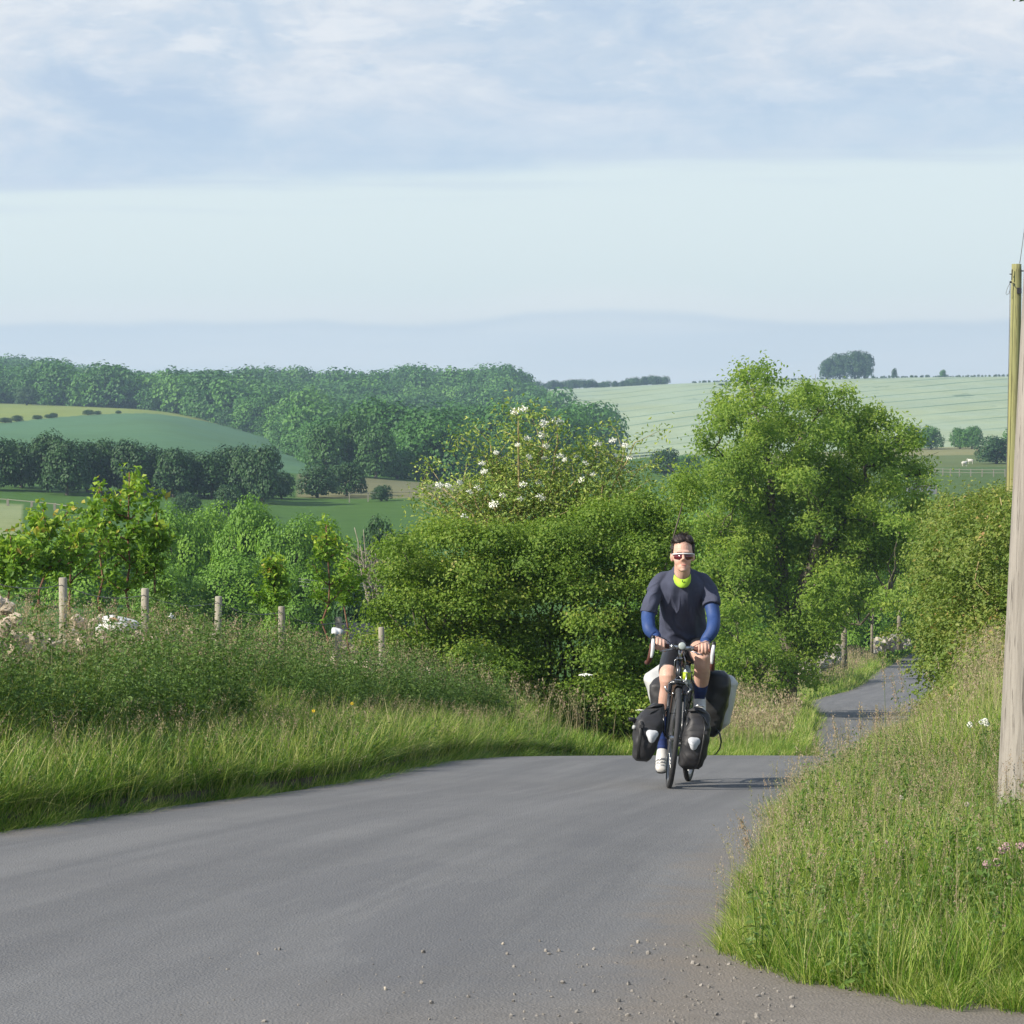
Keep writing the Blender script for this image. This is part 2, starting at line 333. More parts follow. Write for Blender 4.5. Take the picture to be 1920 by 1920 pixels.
def build_road():
    ys = np.concatenate([np.linspace(-6, 60, 400, endpoint=False), np.linspace(60, 235, 260)]); n = 41; u = np.linspace(0, 1, n)
    L = xl(ys)[:, None]; Rr = xr(ys)[:, None]
    wob = (vnoise(ys*0, ys, .5, 1)-.5)[:, None]*.10; wob2 = (vnoise(ys*0, ys, .45, 5)-.5)[:, None]*.12
    X = (L+wob-.05)*(1-u)+(Rr+.12+wob2)*u
    ext = np.linspace(.03, 1, 24)**1.5*4.2; X = np.concatenate([X, X[:, -1:]+ext[None]*sm((12.6-ys)/1.6)[:, None]], 1); n += 24
    u = np.concatenate([u, np.full(24, 1.0)]); ufull = (X-L)/(Rr+.12-L)
    Y = np.repeat(ys[:, None], n, 1); Z = zr(Y)+.012*(1-(2*u-1)**2)-.012-.03*((2*u-1) < -.99)+(vnoise(X, Y, .35, 5)-.5)*.012*(ufull > 1.01)
    Z[:, -1] -= .05*(ys > 12.6); Z[:, -24:][ys > 12.6] -= .04
        
    idx = np.arange(X.size).reshape(X.shape); Fq = np.stack([idx[:-1, :-1], idx[:-1, 1:], idx[1:, 1:], idx[1:, :-1]], -1).reshape(-1)
    me = np_mesh('road', np.stack([X, Y, Z], -1), Fq, np.full((X.shape[0]-1)*(n-1), 4), None, True)
    uv = me.uv_layers.new(name='UVMap'); U = np.stack([ufull, Y], -1).reshape(-1, 2); uv.data.foreach_set('uv', U[Fq].astype(np.float32).ravel())
    m = bpy.data.materials.new('worn_tarmac'); m.use_nodes = True; t = NT(m.node_tree); b = t.n['Principled BSDF']
    b.inputs['Roughness'].default_value = .85; b.inputs['Specular IOR Level'].default_value = .25
    tc = t.add('ShaderNodeTexCoord'); uvv = tc.outputs['UV']; g = tc.outputs['Object']
    s1 = t.noise(t.scale(uvv, (9, .10, 1)), 1, 5, .6); s2 = t.noise(t.scale(uvv, (26, .22, 1)), 1, 5, .6)
    big = t.noise(g, .9, 4, .6); fine = t.noise(g, 130, 3, .7); mid = t.noise(g, 14, 5, .65)
    c = t.mix(t.mapr(s1, .35, .65), (.124, .125, .127, 1), (.172, .171, .169, 1))
    c = t.mix(t.mapr(s2, .45, .75, 0, .4), c, (.205, .205, .204, 1))
    c = t.mix(t.mapr(big, .4, .7, 0, .45), c, (.110, .110, .113, 1))
    c = t.mix(t.mapr(mid, .35, .7, 0, .35), c, (.158, .153, .144, 1))
    vo = t.add('ShaderNodeTexVoronoi'); t.put(vo.inputs['Vector'], g); vo.inputs['Scale'].default_value = 85
    ag = t.mapr(vo.outputs['Distance'], .0, .6, 1, 0)
    sepc = t.add('ShaderNodeSeparateColor'); t.l.new(vo.outputs['Color'], sepc.inputs[0])
    c = t.mix(t.math('MULTIPLY', t.mapr(sepc.outputs[0], .35, .95), t.math('MULTIPLY', ag, .5)), c, (.27, .265, .25, 1))
    c = t.mix(t.mapr(fine, .3, .5, .45, 0), c, (.045, .045, .046, 1))
    # darker worn patches
    pt_ = t.mapr(t.noise(t.scale(uvv, (3, .12, 1)), 1, 6, .7), .56, .60, 0, .35)
    c = t.mix(pt_, c, (.112, .113, .118, 1))
    # dusty, gritty margins
    su = t.add('ShaderNodeSeparateXYZ'); t.l.new(uvv, su.inputs[0]); e = t.math('ABSOLUTE', t.math('SUBTRACT', su.outputs[0], .5))
    em = t.math('MULTIPLY', t.mapr(t.math('ADD', e, t.math('MULTIPLY', t.noise(g, 3, 5, .65), .20)), .49, .62), .8)
    c = t.mix(em, c, (.19, .16, .125, 1))
    nearc = t.math('MULTIPLY', t.mapr(t.math('ADD', su.outputs[1], t.math('MULTIPLY', t.noise(g, 1.5, 4, .6), 3)), 12.8, 10.2), t.mapr(su.outputs[0], .60, .95))
    c = t.mix(t.math('MULTIPLY', nearc, .65), c, t.mix(t.mapr(mid, .35, .65), (.20, .180, .155, 1), (.15, .135, .115, 1)))
    t.l.new(c, b.inputs['Base Color'])
    bn = t.add('ShaderNodeBump'); bn.inputs['Strength'].default_value = .55; bn.inputs['Distance'].default_value = .006
    t.put(bn.inputs['Height'], t.math('ADD', vo.outputs['Distance'], fine)); t.l.new(bn.outputs[0], b.inputs['Normal'])
    me.materials.append(m); tag(link('road', me), 'narrow grey tarmac country lane curving over a crest', 'road', kind='structure')
build_road()

# ------------------------------------------------------------------ leaf and wood materials
M = {}
M['ash'] = leafmat('ash_leaves', [(0, (.08, .17, .02)), (.5, (.15, .28, .03)), (1, (.27, .40, .05))], .55)
M['haw'] = leafmat('hawthorn_leaves', [(0, (.060, .135, .022)), (.5, (.115, .215, .032)), (.8, (.18, .28, .05)), (1, (.27, .29, .09))], .46)
M['hedge'] = leafmat('hedge_leaves', [(0, (.075, .15, .022)), (.5, (.14, .23, .04)), (.85, (.24, .30, .065)), (1, (.32, .22, .09))], .36)
M['elder'] = leafmat('elder_leaves', [(0, (.06, .12, .03)), (.6, (.13, .20, .06)), (1, (.22, .28, .10))], .3)
M['dark'] = leafmat('dark_leaves', [(0, (.020, .048, .016)), (.5, (.034, .072, .020)), (1, (.055, .105, .028))], .15)
M['wood'] = leafmat('wood_leaves', [(0, (.026, .075, .018)), (.5, (.055, .135, .026)), (1, (.105, .205, .038))], .25)
M['mid'] = leafmat('mid_leaves', [(0, (.045, .11, .016)), (.5, (.09, .20, .026)), (1, (.18, .32, .045))], .28)
M['sap'] = leafmat('sapling_leaves', [(0, (.07, .16, .02)), (.6, (.15, .29, .04)), (.93, (.30, .42, .07)), (1, (.36, .26, .09))], .42)
M['grass'] = leafmat('grass_blades', [(0, (.06, .13, .02)), (.40, (.14, .25, .03)), (.72, (.27, .37, .06)), (.88, (.42, .44, .15)), (1, (.52, .44, .26))], .42, .5)
M['seed'] = leafmat('seed_heads', [(0, (.20, .22, .09)), (.4, (.36, .31, .18)), (.8, (.38, .27, .20)), (1, (.48, .41, .30))], .3, .8)
M['weed'] = leafmat('weed_leaves', [(0, (.05, .10, .025)), (.6, (.10, .17, .04)), (1, (.18, .25, .08))], .3)
M['purple'] = leafmat('copper_leaves', [(0, (.04, .015, .02)), (1, (.09, .03, .04))], .2)
M['bark'] = mat('grey_bark', (.20, .175, .13), .95, col2=(.09, .075, .055), vscale=9, bump=.8, bscale=14, stretch=(1, 1, .35))
M['bark_pale'] = mat('pale_bark', (.36, .32, .25), .95, col2=(.20, .17, .12), vscale=6, bump=.5, bscale=20)
M['stem'] = mat('yellow_lichen_stem', (.48, .40, .18), .9, col2=(.32, .25, .12), vscale=12)
M['redbark'] = mat('reddish_bark', (.25, .12, .07), .8, col2=(.15, .07, .04), vscale=20)
M['petal'] = mat('white_petals', (.98, .98, .86), .8, var=.12)

def lump_foliage(lumps, nsub, nleaf, size, sr=.3, low=-.45, fill=.12, flatz=.65, aspect=.6, updir=.5):
    """leaf clusters on the shells of overlapping lumps (cx,cy,cz,rx,ry,rz)"""
    Cs = []; Ns = []; Ts = []
    for lm in lumps:
        c = np.array(lm[:3]); r = np.array(lm[3:6]); lt = rng.random()
        vol = (r[0]*r[1]*r[2])**(1/3); ns = max(4, int(nsub*vol*vol))
        d = unit(rng.normal(size=(ns*3, 3))); d = d[d[:, 2] > low+rng.random(len(d))*.35][:ns]; ns = len(d)
        rr = rng.uniform(.72, 1.1, (ns, 1)); inn = rng.random(ns) < fill; rr[inn] = rng.uniform(.2, .7, (inn.sum(), 1))
        sc = c+d*r*rr; st = rng.random(ns)
        k = rng.poisson(nleaf, ns)+3; ii = np.repeat(np.arange(ns), k); n = len(ii)
        off = rng.normal(size=(n, 3))*sr*rng.uniform(.55, 1.25, (ns, 1))[ii]; off[:, 2] *= flatz
        Cs.append(sc[ii]+off); Ns.append(d[ii]*.8+rng.normal(size=(n, 3))*.45+np.array((0, 0, updir)))
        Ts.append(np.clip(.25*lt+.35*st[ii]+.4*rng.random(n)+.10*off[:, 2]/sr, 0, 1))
    C = np.concatenate(Cs); N = np.concatenate(Ns); T = np.concatenate(Ts)
    return leaves(C, N, size*rng.uniform(.7, 1.3, len(C)), aspect), T
def limb(acc, a, b, r0, r1, sag=.15, n=7, sides=6, wob=.06):
    a = np.asarray(a, float); b = np.asarray(b, float); t = np.linspace(0, 1, n)[:, None]; L = np.linalg.norm(b-a)
    p = a*(1-t)+b*t; p[:, 2] -= (np.sin(np.pi*t[:, 0])*sag*L); p[1:-1] += rng.normal(size=(n-2, 3))*wob*L*.4
    acc.tube(p, np.linspace(r0, r1, n), sides)
    return p

# ------------------------------------------------------------------ woodland seen far off
def make_proto(seed, nl=14, per=34, cl=.9):
    """a unit tree crown: radius about 4.5, height 9, bottom at 0"""
    g = np.random.default_rng(seed); Q = []; T = []
    for i in range(nl):
        th = i*2.4+g.random(); z = (i+.5)/nl; rad = 3.1*math.sqrt(max(0, 1-(z*1.0-.22)**2*1.2))*(.85 if i % 4 else .2)
        c = np.array((rad*math.cos(th), rad*math.sin(th), 1.7+z*5.4)); r = g.uniform(1.35, 2.15)
        d = unit(g.normal(size=(per, 3))); d[:, 2] = np.abs(d[:, 2])*1.0-.35; d = unit(d)
        C = c+d*r*g.uniform(.8, 1.1, (per, 1))*np.array((1, 1, .85)); lt = g.random()
        Q.append(leaves(C, d+g.normal(size=(per, 3))*.22+np.array((0, 0, .25)), cl*g.uniform(.7, 1.4, per), .85, .12)); T.append(np.clip(.35*lt+.3*g.random(per)+.15, 0, 1))
    return np.concatenate(Q), np.concatenate(T)
protos = [make_proto(s, 15, 52, .62) for s in range(6)]
protosM = [make_proto(30+s, 18, 85, .50) for s in range(5)]
protosN = [make_proto(50+s, 30, 130, .42) for s in range(5)]
protosF = [make_proto(80+s, 24, 620, .25) for s in range(4)]
def scatter_crowns(name, pos, sc, mt, label, cat, pr=protos, kind='stuff', group=None, tj=.55, sz=1.0):
    Qs = []; Ts = []
    for p, s in zip(pos, sc):
        q, t = pr[rng.integers(len(pr))]; a = rng.random()*6.28; c, sn = math.cos(a), math.sin(a)
        Rm = np.array(((c, -sn, 0), (sn, c, 0), (0, 0, sz)))*s; Qs.append((q.reshape(-1, 3) @ Rm.T+p).reshape(q.shape)); Ts.append(np.clip(t+(rng.random()-.4)*tj*1.6, 0, 1))
    me = quad_mesh(name, np.concatenate(Qs), np.concatenate(Ts)); me.materials.append(mt)
    return tag(link(name, me), label, cat, group, kind)
def region_points(pxa, pxb, da, db, spacing, test):
    pts = []; d = da
    while d < db:
        x = (pxa-CX)/F*d; x1 = (pxb-CX)/F*d
        while x < x1:
            X = x+rng.normal()*spacing*.3; D = d+rng.normal()*spacing*.35; px = CX+F*X/D
            if test(px, D): pts.append((X, D))
            x += spacing
        d += spacing*.85
    return np.array(pts)
def wood_test(px, d):
    if px > 605:
        right = np.interp(d, [450, 560, 700, 900, 1200, 1500], [880, 1095, 1130, 1060, 985, 960])
        lowb = np.interp(px, [605, 690, 900, 1100, 1165], [520, 452, 455, 470, 560])
        return px < right and d > lowb and d < 1290
    lowb = np.interp(px, [-600, 0, 300, 460, 520, 560, 605], [930, 925, 905, 830, 760, 640, 520])
    hi = 1560 if px < 240 else 1420
    return lowb < d < hi
pts = region_points(-350, 1180, 445, 1560, 7.0, wood_test)
zz = H(pts[:, 0], pts[:, 1]); sc = np.clip(np.exp(rng.normal(size=len(pts))*.30), .55, 1.75)*(.85+.4*vnoise(pts[:, 0], pts[:, 1], 40, 2))
_w = np.stack([pts[:, 0], pts[:, 1], zz-1.5], 1); nr_ = pts[:, 1] < 850
def scatter_crowns2(name, groups, mt, label, cat):
    Qs = []; Ts = []
    for pos, sc_, pr in groups:
        for p, s in zip(pos, sc_):
            q, t = pr[rng.integers(len(pr))]; a = rng.random()*6.28; c, sn = math.cos(a), math.sin(a); Rm = np.array(((c, -sn, 0), (sn, c, 0), (0, 0, 1)))*s
            Qs.append((q.reshape(-1, 3) @ Rm.T+p).reshape(q.shape)); Ts.append(np.clip(t*.55+(rng.random()-.3)*.5+.35*(float(vnoise(p[0], p[1], 55, 6))-.3), 0, 1))
    me = quad_mesh(name, np.concatenate(Qs), np.concatenate(Ts)); me.materials.append(mt); return tag(link(name, me), label, cat, None, 'stuff')
nn_ = pts[:, 1] < 610; nr_ &= ~nn_
scatter_crowns2('woodland', [(_w[nn_], sc[nn_], protosN), (_w[nr_], sc[nr_], protosM), (_w[~nr_ & ~nn_], sc[~nr_ & ~nn_], protos)], M['wood'], 'broad green wood covering the hill across the valley', 'wood')
pts = np.array([((px-CX)/F*d, d) for px in np.arange(1015, 1245, 9) for d in (1540, 1550, 1558)])
pts += rng.normal(size=pts.shape)*2; sc = rng.uniform(.45, .7, len(pts))*np.where(np.abs(CX+F*pts[:, 0]/pts[:, 1]-1150) < 30, .75, 1)
scatter_crowns('treeline', np.stack([pts[:, 0], pts[:, 1], H(pts[:, 0], pts[:, 1])-.5], 1), sc, M['dark'], 'low dark line of trees on the skyline beyond the pale corn', 'treeline')
pts = np.array([((px-CX)/F*1500, 1500) for px in np.arange(1300, 2300, 3.2)]); pts += rng.normal(size=pts.shape)*1.0
scatter_crowns('skyline_hedge', np.stack([pts[:, 0], pts[:, 1], H(pts[:, 0], pts[:, 1])-.3], 1), rng.uniform(.10, .2, len(pts)), M['dark'], 'thin dark hedge along the top of the corn hill', 'hedge', kind='thing')

# individual trees: crown mesh + trunk, built once per kind then copied
def tree_kinds(prs, mt, tag_):
    out = []
    for i, (q, t) in enumerate(prs):
        q = q.copy(); me = quad_mesh('crown', q, np.clip(t, 0, 1)); me.materials.append(mt); a = Acc()
        a.tube([(0, 0, -.8), (.05, 0, 1.5), (.1, .1, 3.5), (0, 0, 5.5)], [.42, .30, .24, .10], 8)
        for k in range(4):
            th = k*1.6+i; a.tube([(0, 0, 2.2+.4*k), (math.cos(th)*1.2, math.sin(th)*1.2, 3.6+.4*k), (math.cos(th)*2.4, math.sin(th)*2.4, 5.2+.3*k)], [.16, .11, .05], 5)
        tr = a.build('trunk', M['bark']); tm = tr.data; bpy.data.objects.remove(tr); out.append((me, tm))
    return out
M['deep'] = leafmat('deep_green_leaves', [(0, (.026, .064, .018)), (.5, (.045, .10, .024)), (1, (.075, .15, .034))], .18)
K = {'deep': tree_kinds(protosN, M['deep'], 'e'), 'dark': tree_kinds(protosN, M['dark'], 'd'), 'wood': tree_kinds(protosN, M['wood'], 'w'), 'mid': tree_kinds(protosF, M['mid'], 'm')}
def tree(px, d, top, kind, label, wpx=None, name='broadleaf_tree', group=None, cat='tree', base=None, variant=None):
    p = gpx(px, d); zt = CAMZ-(top-HY)/F*d; hgt = max(1.0, zt-p[2]) if base is None else zt-(CAMZ-(base-HY)/F*d)
    if base is not None: p[2] = CAMZ-(base-HY)/F*d
    sink = .10*hgt; p[2] -= sink; hgt += sink; s = hgt/8.7; w = s if wpx is None else wpx/F*d/8.6
    r = empty(name, p, rng.random()*6.28); r.scale = (w, w, s); tag(r, label, cat, group)
    cm, tm = K[kind][rng.integers(len(K[kind])) if variant is None else variant]
    for nm, me in (('crown', cm), ('trunk', tm)):
        o = bpy.data.objects.new(nm, me); COL.objects.link(o); o.parent = r
    return r
# dark belt across the valley
belt = [(-120, 350, 835), (-60, 352, 828), (-5, 350, 818), (40, 356, 822), (88, 350, 806), (125, 345, 818), (165, 352, 822), (205, 355, 819), (245, 350, 820), (290, 352, 832), (325, 348, 834), (362, 354, 843), (398, 350, 846), (430, 356, 834), (462, 350, 832), (492, 346, 829)]
grp = 'dark trees in the belt across the valley'
nth = ['leftmost, cut by the frame edge', 'second from the left end', 'third from the left end', 'fourth from the left end', 'fifth from the left, the broadest', 'sixth from the left end', 'seventh from the left end', 'eighth from the left end', 'seventh from the right end', 'sixth from the right end', 'fifth from the right end', 'fourth from the right end', 'third from the right end', 'rightmost with an open crown']
for i, (px, d, top) in enumerate(belt[2:]):
    tree(px, d-27+min(px, 300)*.02, top-2, 'dark', 'dark tree of the valley belt, '+nth[i], 84+14*rng.random(), 'belt_tree', grp)
for px, d, top, w, lab in [(528, 338, 880, 62, 'dark low tree filling the gap at the right end of the valley belt'), (595, 345, 868, 80, 'broad dark tree at the foot of the wood beside the gap'), (650, 352, 862, 80, 'dark tree at the wood foot above the fenced green field'),
                           (430, 300, 905, 60, 'small dark tree in front of the belt above the bright green trees'), (350, 296, 922, 60, 'low dark tree just above the bright green trees'),
                           (612, 440, 790, 84, 'deep green tree at the wood edge by the tip of the field'), (655, 445, 768, 100, 'deep green round tree, the tallest at the lower wood edge'), (705, 440, 795, 90, 'deep green tree at the lower corner of the wood'), (745, 450, 838, 80, 'mid green tree at the foot of the wood'), (810, 455, 845, 66, 'round green tree at the bottom edge of the wood'), (870, 455, 850, 70, 'green tree at the wood foot behind the elder bush'),
                           (50, 900, 722, 48, 'dark round tree against the wood at the edge of the yellow field'), (1245, 470, 838, 70, 'dark green tree beside the left side of the roadside ash'), (1290, 500, 850, 60, 'green tree just behind the left side of the roadside ash')]:
    tree(px, d, top, 'dark' if 'dark' in lab else 'deep' if 'deep' in lab else 'wood', lab, w, 'broadleaf_tree')
for i, (px, w, top) in enumerate([(1552, 34, 668), (1575, 46, 658), (1603, 52, 653), (1622, 44, 657)]):
    tree(px, 1460, top, 'dark', ['leftmost lower tree of the skyline clump', 'second tree from the left in the skyline clump', 'tallest broad tree of the skyline clump', 'right hand tree of the skyline clump'][i], w, 'skyline_tree', 'clump of trees on the skyline')
tree(1677, 1490, 689, 'dark', 'tiny lone tree on the skyline right of the clump', 11, 'skyline_tree'); tree(1768, 1490, 692, 'wood', 'small round tree on the skyline nearest the poles', 14, 'skyline_tree')
tree(1353, 1400, 725, 'dark', 'tiny bush standing in the pale corn field', 13, 'field_bush', cat='bush')
for px, d, top, w, lab in [(1715, 655, 796, 50, 'dark green tree at the foot of the corn hill beside the ash'), (1745, 650, 797, 50, 'broad tree at the foot of the corn hill, its shadow on the hedge'), (1800, 650, 799, 42, 'left half of the tree pair in the corner of the corn'), (1822, 648, 796, 46, 'right tree of the pair in the corner of the corn'),
                           (1868, 520, 815, 84, 'large dark tree beside the green pole in the pasture'), (1905, 560, 795, 60, 'tree behind the green pole at the corn edge')]:
    tree(px, d, top, 'dark' if 'dark' in lab else 'wood', lab, w, 'broadleaf_tree')
for i, px in enumerate([10, 32, 70, 92, 100, 165, 182, 222]):
    d = np.interp(px, [0, 300], [692, 830])-4; y0 = HY+F*(CAMZ-gpx(px, d)[2])/d
    tree(px, d, y0-[11, 13, 9, 8, 10, 11, 8, 7][i], 'dark', 'dark bush between the yellow and blue green fields, '+['at the left edge', 'second from the left', 'third from the left', 'fourth from the left', 'in the middle', 'first of the right three', 'second of the right three', 'rightmost'][i], [26, 24, 22, 20, 18, 24, 18, 12][i], 'hedge_bush', 'bushes between the two far fields', 'bush')
for px, d, top, w in [(715, 336, 908, 46)]: tree(px, d, top, 'dark', 'small dark bush by the pale strip above the fenced field', w, 'hedge_bush', cat='bush')
# bright trees in the dip behind the left fence
for px, d, top, w, lab in [(70, 150, 1010, 150, 'green tree low behind the left hand saplings'), (190, 140, 985, 160, 'green tree behind the tallest sapling'), (335, 130, 948, 120, 'leftmost bright tree of the group behind the fence'), (400, 134, 940, 120, 'second bright tree of the group behind the fence'), (468, 128, 931, 115, 'tallest bright tree of the group behind the fence'),
                           (540, 126, 968, 110, 'bright tree on the right slope of the group behind the fence'), (590, 128, 965, 110, 'rounded bright tree near the right end of the group'), (640, 132, 1010, 100, 'rightmost lower tree of the bright group behind the fence'), (440, 118, 1040, 130, 'low green tree in front of the bright group'), (560, 116, 1060, 120, 'low green tree in front of the right half of the bright group'), (300, 116, 1050, 130, 'low green tree in front of the left half of the bright group')]:
    tree(px, d, top-4, 'mid', lab, w*1.25, 'valley_tree', 'trees in the dip behind the fence')
tree(712, 150, 958, 'dark', 'small dark tree left of the hawthorn bush', 80, 'valley_tree'); tree(760, 170, 985, 'dark', 'low dark tree touching the left of the hawthorn bush', 70, 'valley_tree')
tree(735, 110, 1085, 'dark', 'dark shrub in the dip left of the hawthorn bush', 90, 'dark_shrub', cat='shrub'); tree(660, 112, 1082, 'dark', 'dark shrub under the wires in the dip', 90, 'dark_shrub', cat='shrub')
# trees behind and below the ash
for px, d, top, w, lab in [(1240, 135, 1000, 190, 'green tree behind the hawthorn and the rider'), (1340, 150, 940, 200, 'green tree behind the left half of the ash'), (1450, 175, 960, 200, 'green tree behind the ash trunk'), (1560, 185, 985, 180, 'green tree behind the right half of the ash'), (1655, 190, 1010, 150, 'green tree beyond the far bend of the lane'),
                           (1720, 185, 925, 110, 'green tree top showing above the right hedge'), (1790, 175, 950, 110, 'green tree top behind the right hedge near the poles'), (1385, 118, 1150, 150, 'leafy tree low behind the rider and the ash trunk'), (1610, 165, 1095, 90, 'small green tree between the pale trunks at the bend'), (1665, 170, 1110, 80, 'low green tree at the far bend beneath the hedge top')]:
    tree(px, d, top, 'mid', lab, w*1.35, 'lane_tree')
def lollipop(px, d, base, top, w, lab, tw):
    p = P(px, base, d); hgt = (base-top)/F*d; wr = w/F*d/2; r = empty('roadside_tree', p); tag(r, lab, 'tree')
    lum = [(rng.normal()*wr*.5, rng.normal()*wr*.4, hgt*rng.uniform(.62, .95), wr*.45, wr*.45, wr*.33) for _ in range(7)]
    q, t = lump_foliage(lum, 9, 12, .34, .32); me = quad_mesh('crown', q, t); link('crown', me, M['ash'], r)
    a = Acc(); a.tube([(0, 0, -.5), (0, 0, hgt*.3), (.1, 0, hgt*.6)], [tw, tw*.85, tw*.5], 7)
    for l in lum[:5]: limb(a, (0, 0, hgt*(.3+.3*rng.random())), l[:3], tw*.5, .03, -.1)
    a.build('trunk', M['bark_pale'], r)
lollipop(1583, 132, 1235, 1085, 120, 'pale forked tree on the bank behind the ash', .16)
lollipop(1560, 128, 1240, 1110, 70, 'slender pale tree next to the sandy heap', .10)
lollipop(1686, 150, 1200, 1070, 90, 'pale straight tree where the lane bends away', .13)
lollipop(1635, 142, 1205, 1105, 90, 'small leaning tree between the two pale trees', .08)

# ------------------------------------------------------------------ the ash beside the lane
def ash():
    D = 88; base = gpx(1470, D); r = empty('ash_tree', base); tag(r, 'tall bright green ash tree with an open crown beside the lane', 'tree')
    def q(px, py, dy=0): return np.array(((px-CX)/F*D-base[0], dy, CAMZ-(py-HY)/F*D-base[2]))
    L = []
    spec = [(1412, 715, 50, 26), (1385, 760, 60, 30), (1440, 755, 40, 26), (1510, 745, 62, 28), (1560, 760, 40, 24), (1350, 800, 56, 30), (1318, 850, 30, 26), (1420, 810, 60, 30), (1500, 800, 70, 34), (1585, 800, 60, 32), (1640, 790, 50, 26), (1690, 830, 50, 28), (1720, 865, 38, 22), (1725, 905, 26, 16), (1620, 850, 70, 34), (1540, 860, 70, 34),
            (1450, 880, 70, 34), (1360, 880, 70, 34), (1320, 910, 45, 34), (1400, 920, 60, 34), (1480, 920, 60, 30), (1440, 840, 60, 30), (1570, 900, 60, 30), (1380, 950, 70, 34), (1330, 1000, 60, 34), (1460, 960, 70, 34), (1540, 940, 70, 30), (1620, 930, 70, 32), (1660, 975, 60, 26), (1590, 1010, 70, 32), (1500, 1040, 80, 34), (1400, 1040, 80, 36), (1340, 1080, 60, 34), (1640, 1050, 60, 30), (1560, 1090, 70, 30), (1450, 1110, 70, 34),
            (1370, 1150, 70, 34), (1480, 1170, 70, 34), (1545, 1160, 50, 26), (1640, 1120, 55, 24), (1400, 1220, 60, 34), (1345, 1220, 40, 30), (1500, 1225, 50, 22), (1370, 1280, 50, 30), (1425, 1290, 40, 28), (1520, 1270, 28, 30), (1690, 1050, 40, 30), (1600, 1130, 40, 20), (1700, 1000, 40, 26), (1430, 1000, 70, 34), (1370, 1100, 70, 34), (1420, 1070, 60, 30), (1530, 1110, 60, 30), (1560, 1050, 60, 30), (1330, 1160, 50, 34), (1330, 1260, 50, 34), (1400, 1260, 60, 30), (1450, 1240, 50, 26), (1540, 1210, 46, 26), (1380, 1320, 50, 24), (1350, 1040, 60, 34), (1640, 1010, 60, 30), (1600, 970, 60, 30), (1480, 800, 50, 30), (1610, 820, 60, 30), (1395, 860, 60, 30), (1520, 1180, 50, 26), (1680, 915, 52, 32), (1705, 950, 44, 30), (1650, 950, 60, 32), (1620, 985, 60, 32), (1555, 965, 60, 32), (1520, 985, 60, 30), (1500, 905, 60, 30), (1590, 940, 60, 30), (1670, 870, 56, 30), (1640, 1030, 60, 30), (1690, 1000, 44, 30)]
    for px, py, w, h in spec:
        for k in range(2):
            L.append(tuple(q(px+rng.normal()*14, py+rng.normal()*8, rng.normal()*1.3+(.7 if k else -.7)))+(w/F*D*.60, w/F*D*.58, h/F*D*.98))
    # drop bits of foliage where the limbs show
    Q, T = lump_foliage(L, 72, 34, .130, .20, low=-.75, fill=.22, aspect=.45, flatz=.8, updir=.3)
    link('crown', quad_mesh('crown', Q, T), M['ash'], r)
    a = Acc(); tr = [q(1470, 1345), q(1476, 1290), q(1481, 1220), q(1470, 1150), q(1455, 1080)]
    a.tube(tr, [.36, .30, .27, .24, .18], 12)
    L1 = limb(a, q(1470, 1150), q(1448, 900, .5), .20, .11, 0, 8, 8, .05); L2 = limb(a, q(1478, 1190), q(1535, 1000, -.6), .20, .14, .05, 7, 8, .04)
    L3 = limb(a, q(1535, 1000, -.6), q(1512, 940, -.4), .12, .07, 0, 5); L4 = limb(a, q(1500, 1090, -.3), q(1620, 930, 0), .13, .06, .06, 8, 7); L5 = limb(a, q(1462, 1110), q(1350, 1000, .2), .13, .05, .05, 7)
    L6 = limb(a, q(1448, 900, .5), q(1412, 730, .2), .10, .03, 0, 8); L7 = limb(a, q(1448, 900, .5), q(1540, 770, .4), .09, .03, .03, 8); L8 = limb(a, q(1620, 930), q(1725, 890, 0), .06, .02, -.06, 7)
    L9 = limb(a, q(1600, 955), q(1650, 810, .3), .07, .03, 0, 7); L10 = limb(a, q(1448, 930, .5), q(1340, 840, 0), .08, .03, .04, 7); L11 = limb(a, q(1480, 1230), q(1660, 1110, -.8), .07, .03, .08, 8); L12 = limb(a, q(1480, 1240), q(1400, 1200, -.8), .06, .03, .05)
    src = np.concatenate([L1, L2, L4, L5, L6, L7, L8, L9, L10, L11, L12])
    for l in L:
        c = np.array(l[:3]); dd = np.linalg.norm(src-c, axis=1)+(src[:, 2] > c[2])*1.5; s = src[np.argmin(dd)]
        limb(a, s, c, .035, .012, .05, 5, 4, .1)
        for k in range(3): limb(a, c, c+rng.normal(size=3)*np.array(l[3:])*.8, .012, .005, 0, 3, 3)
    a.build('trunk', M['bark'], r)
ash()

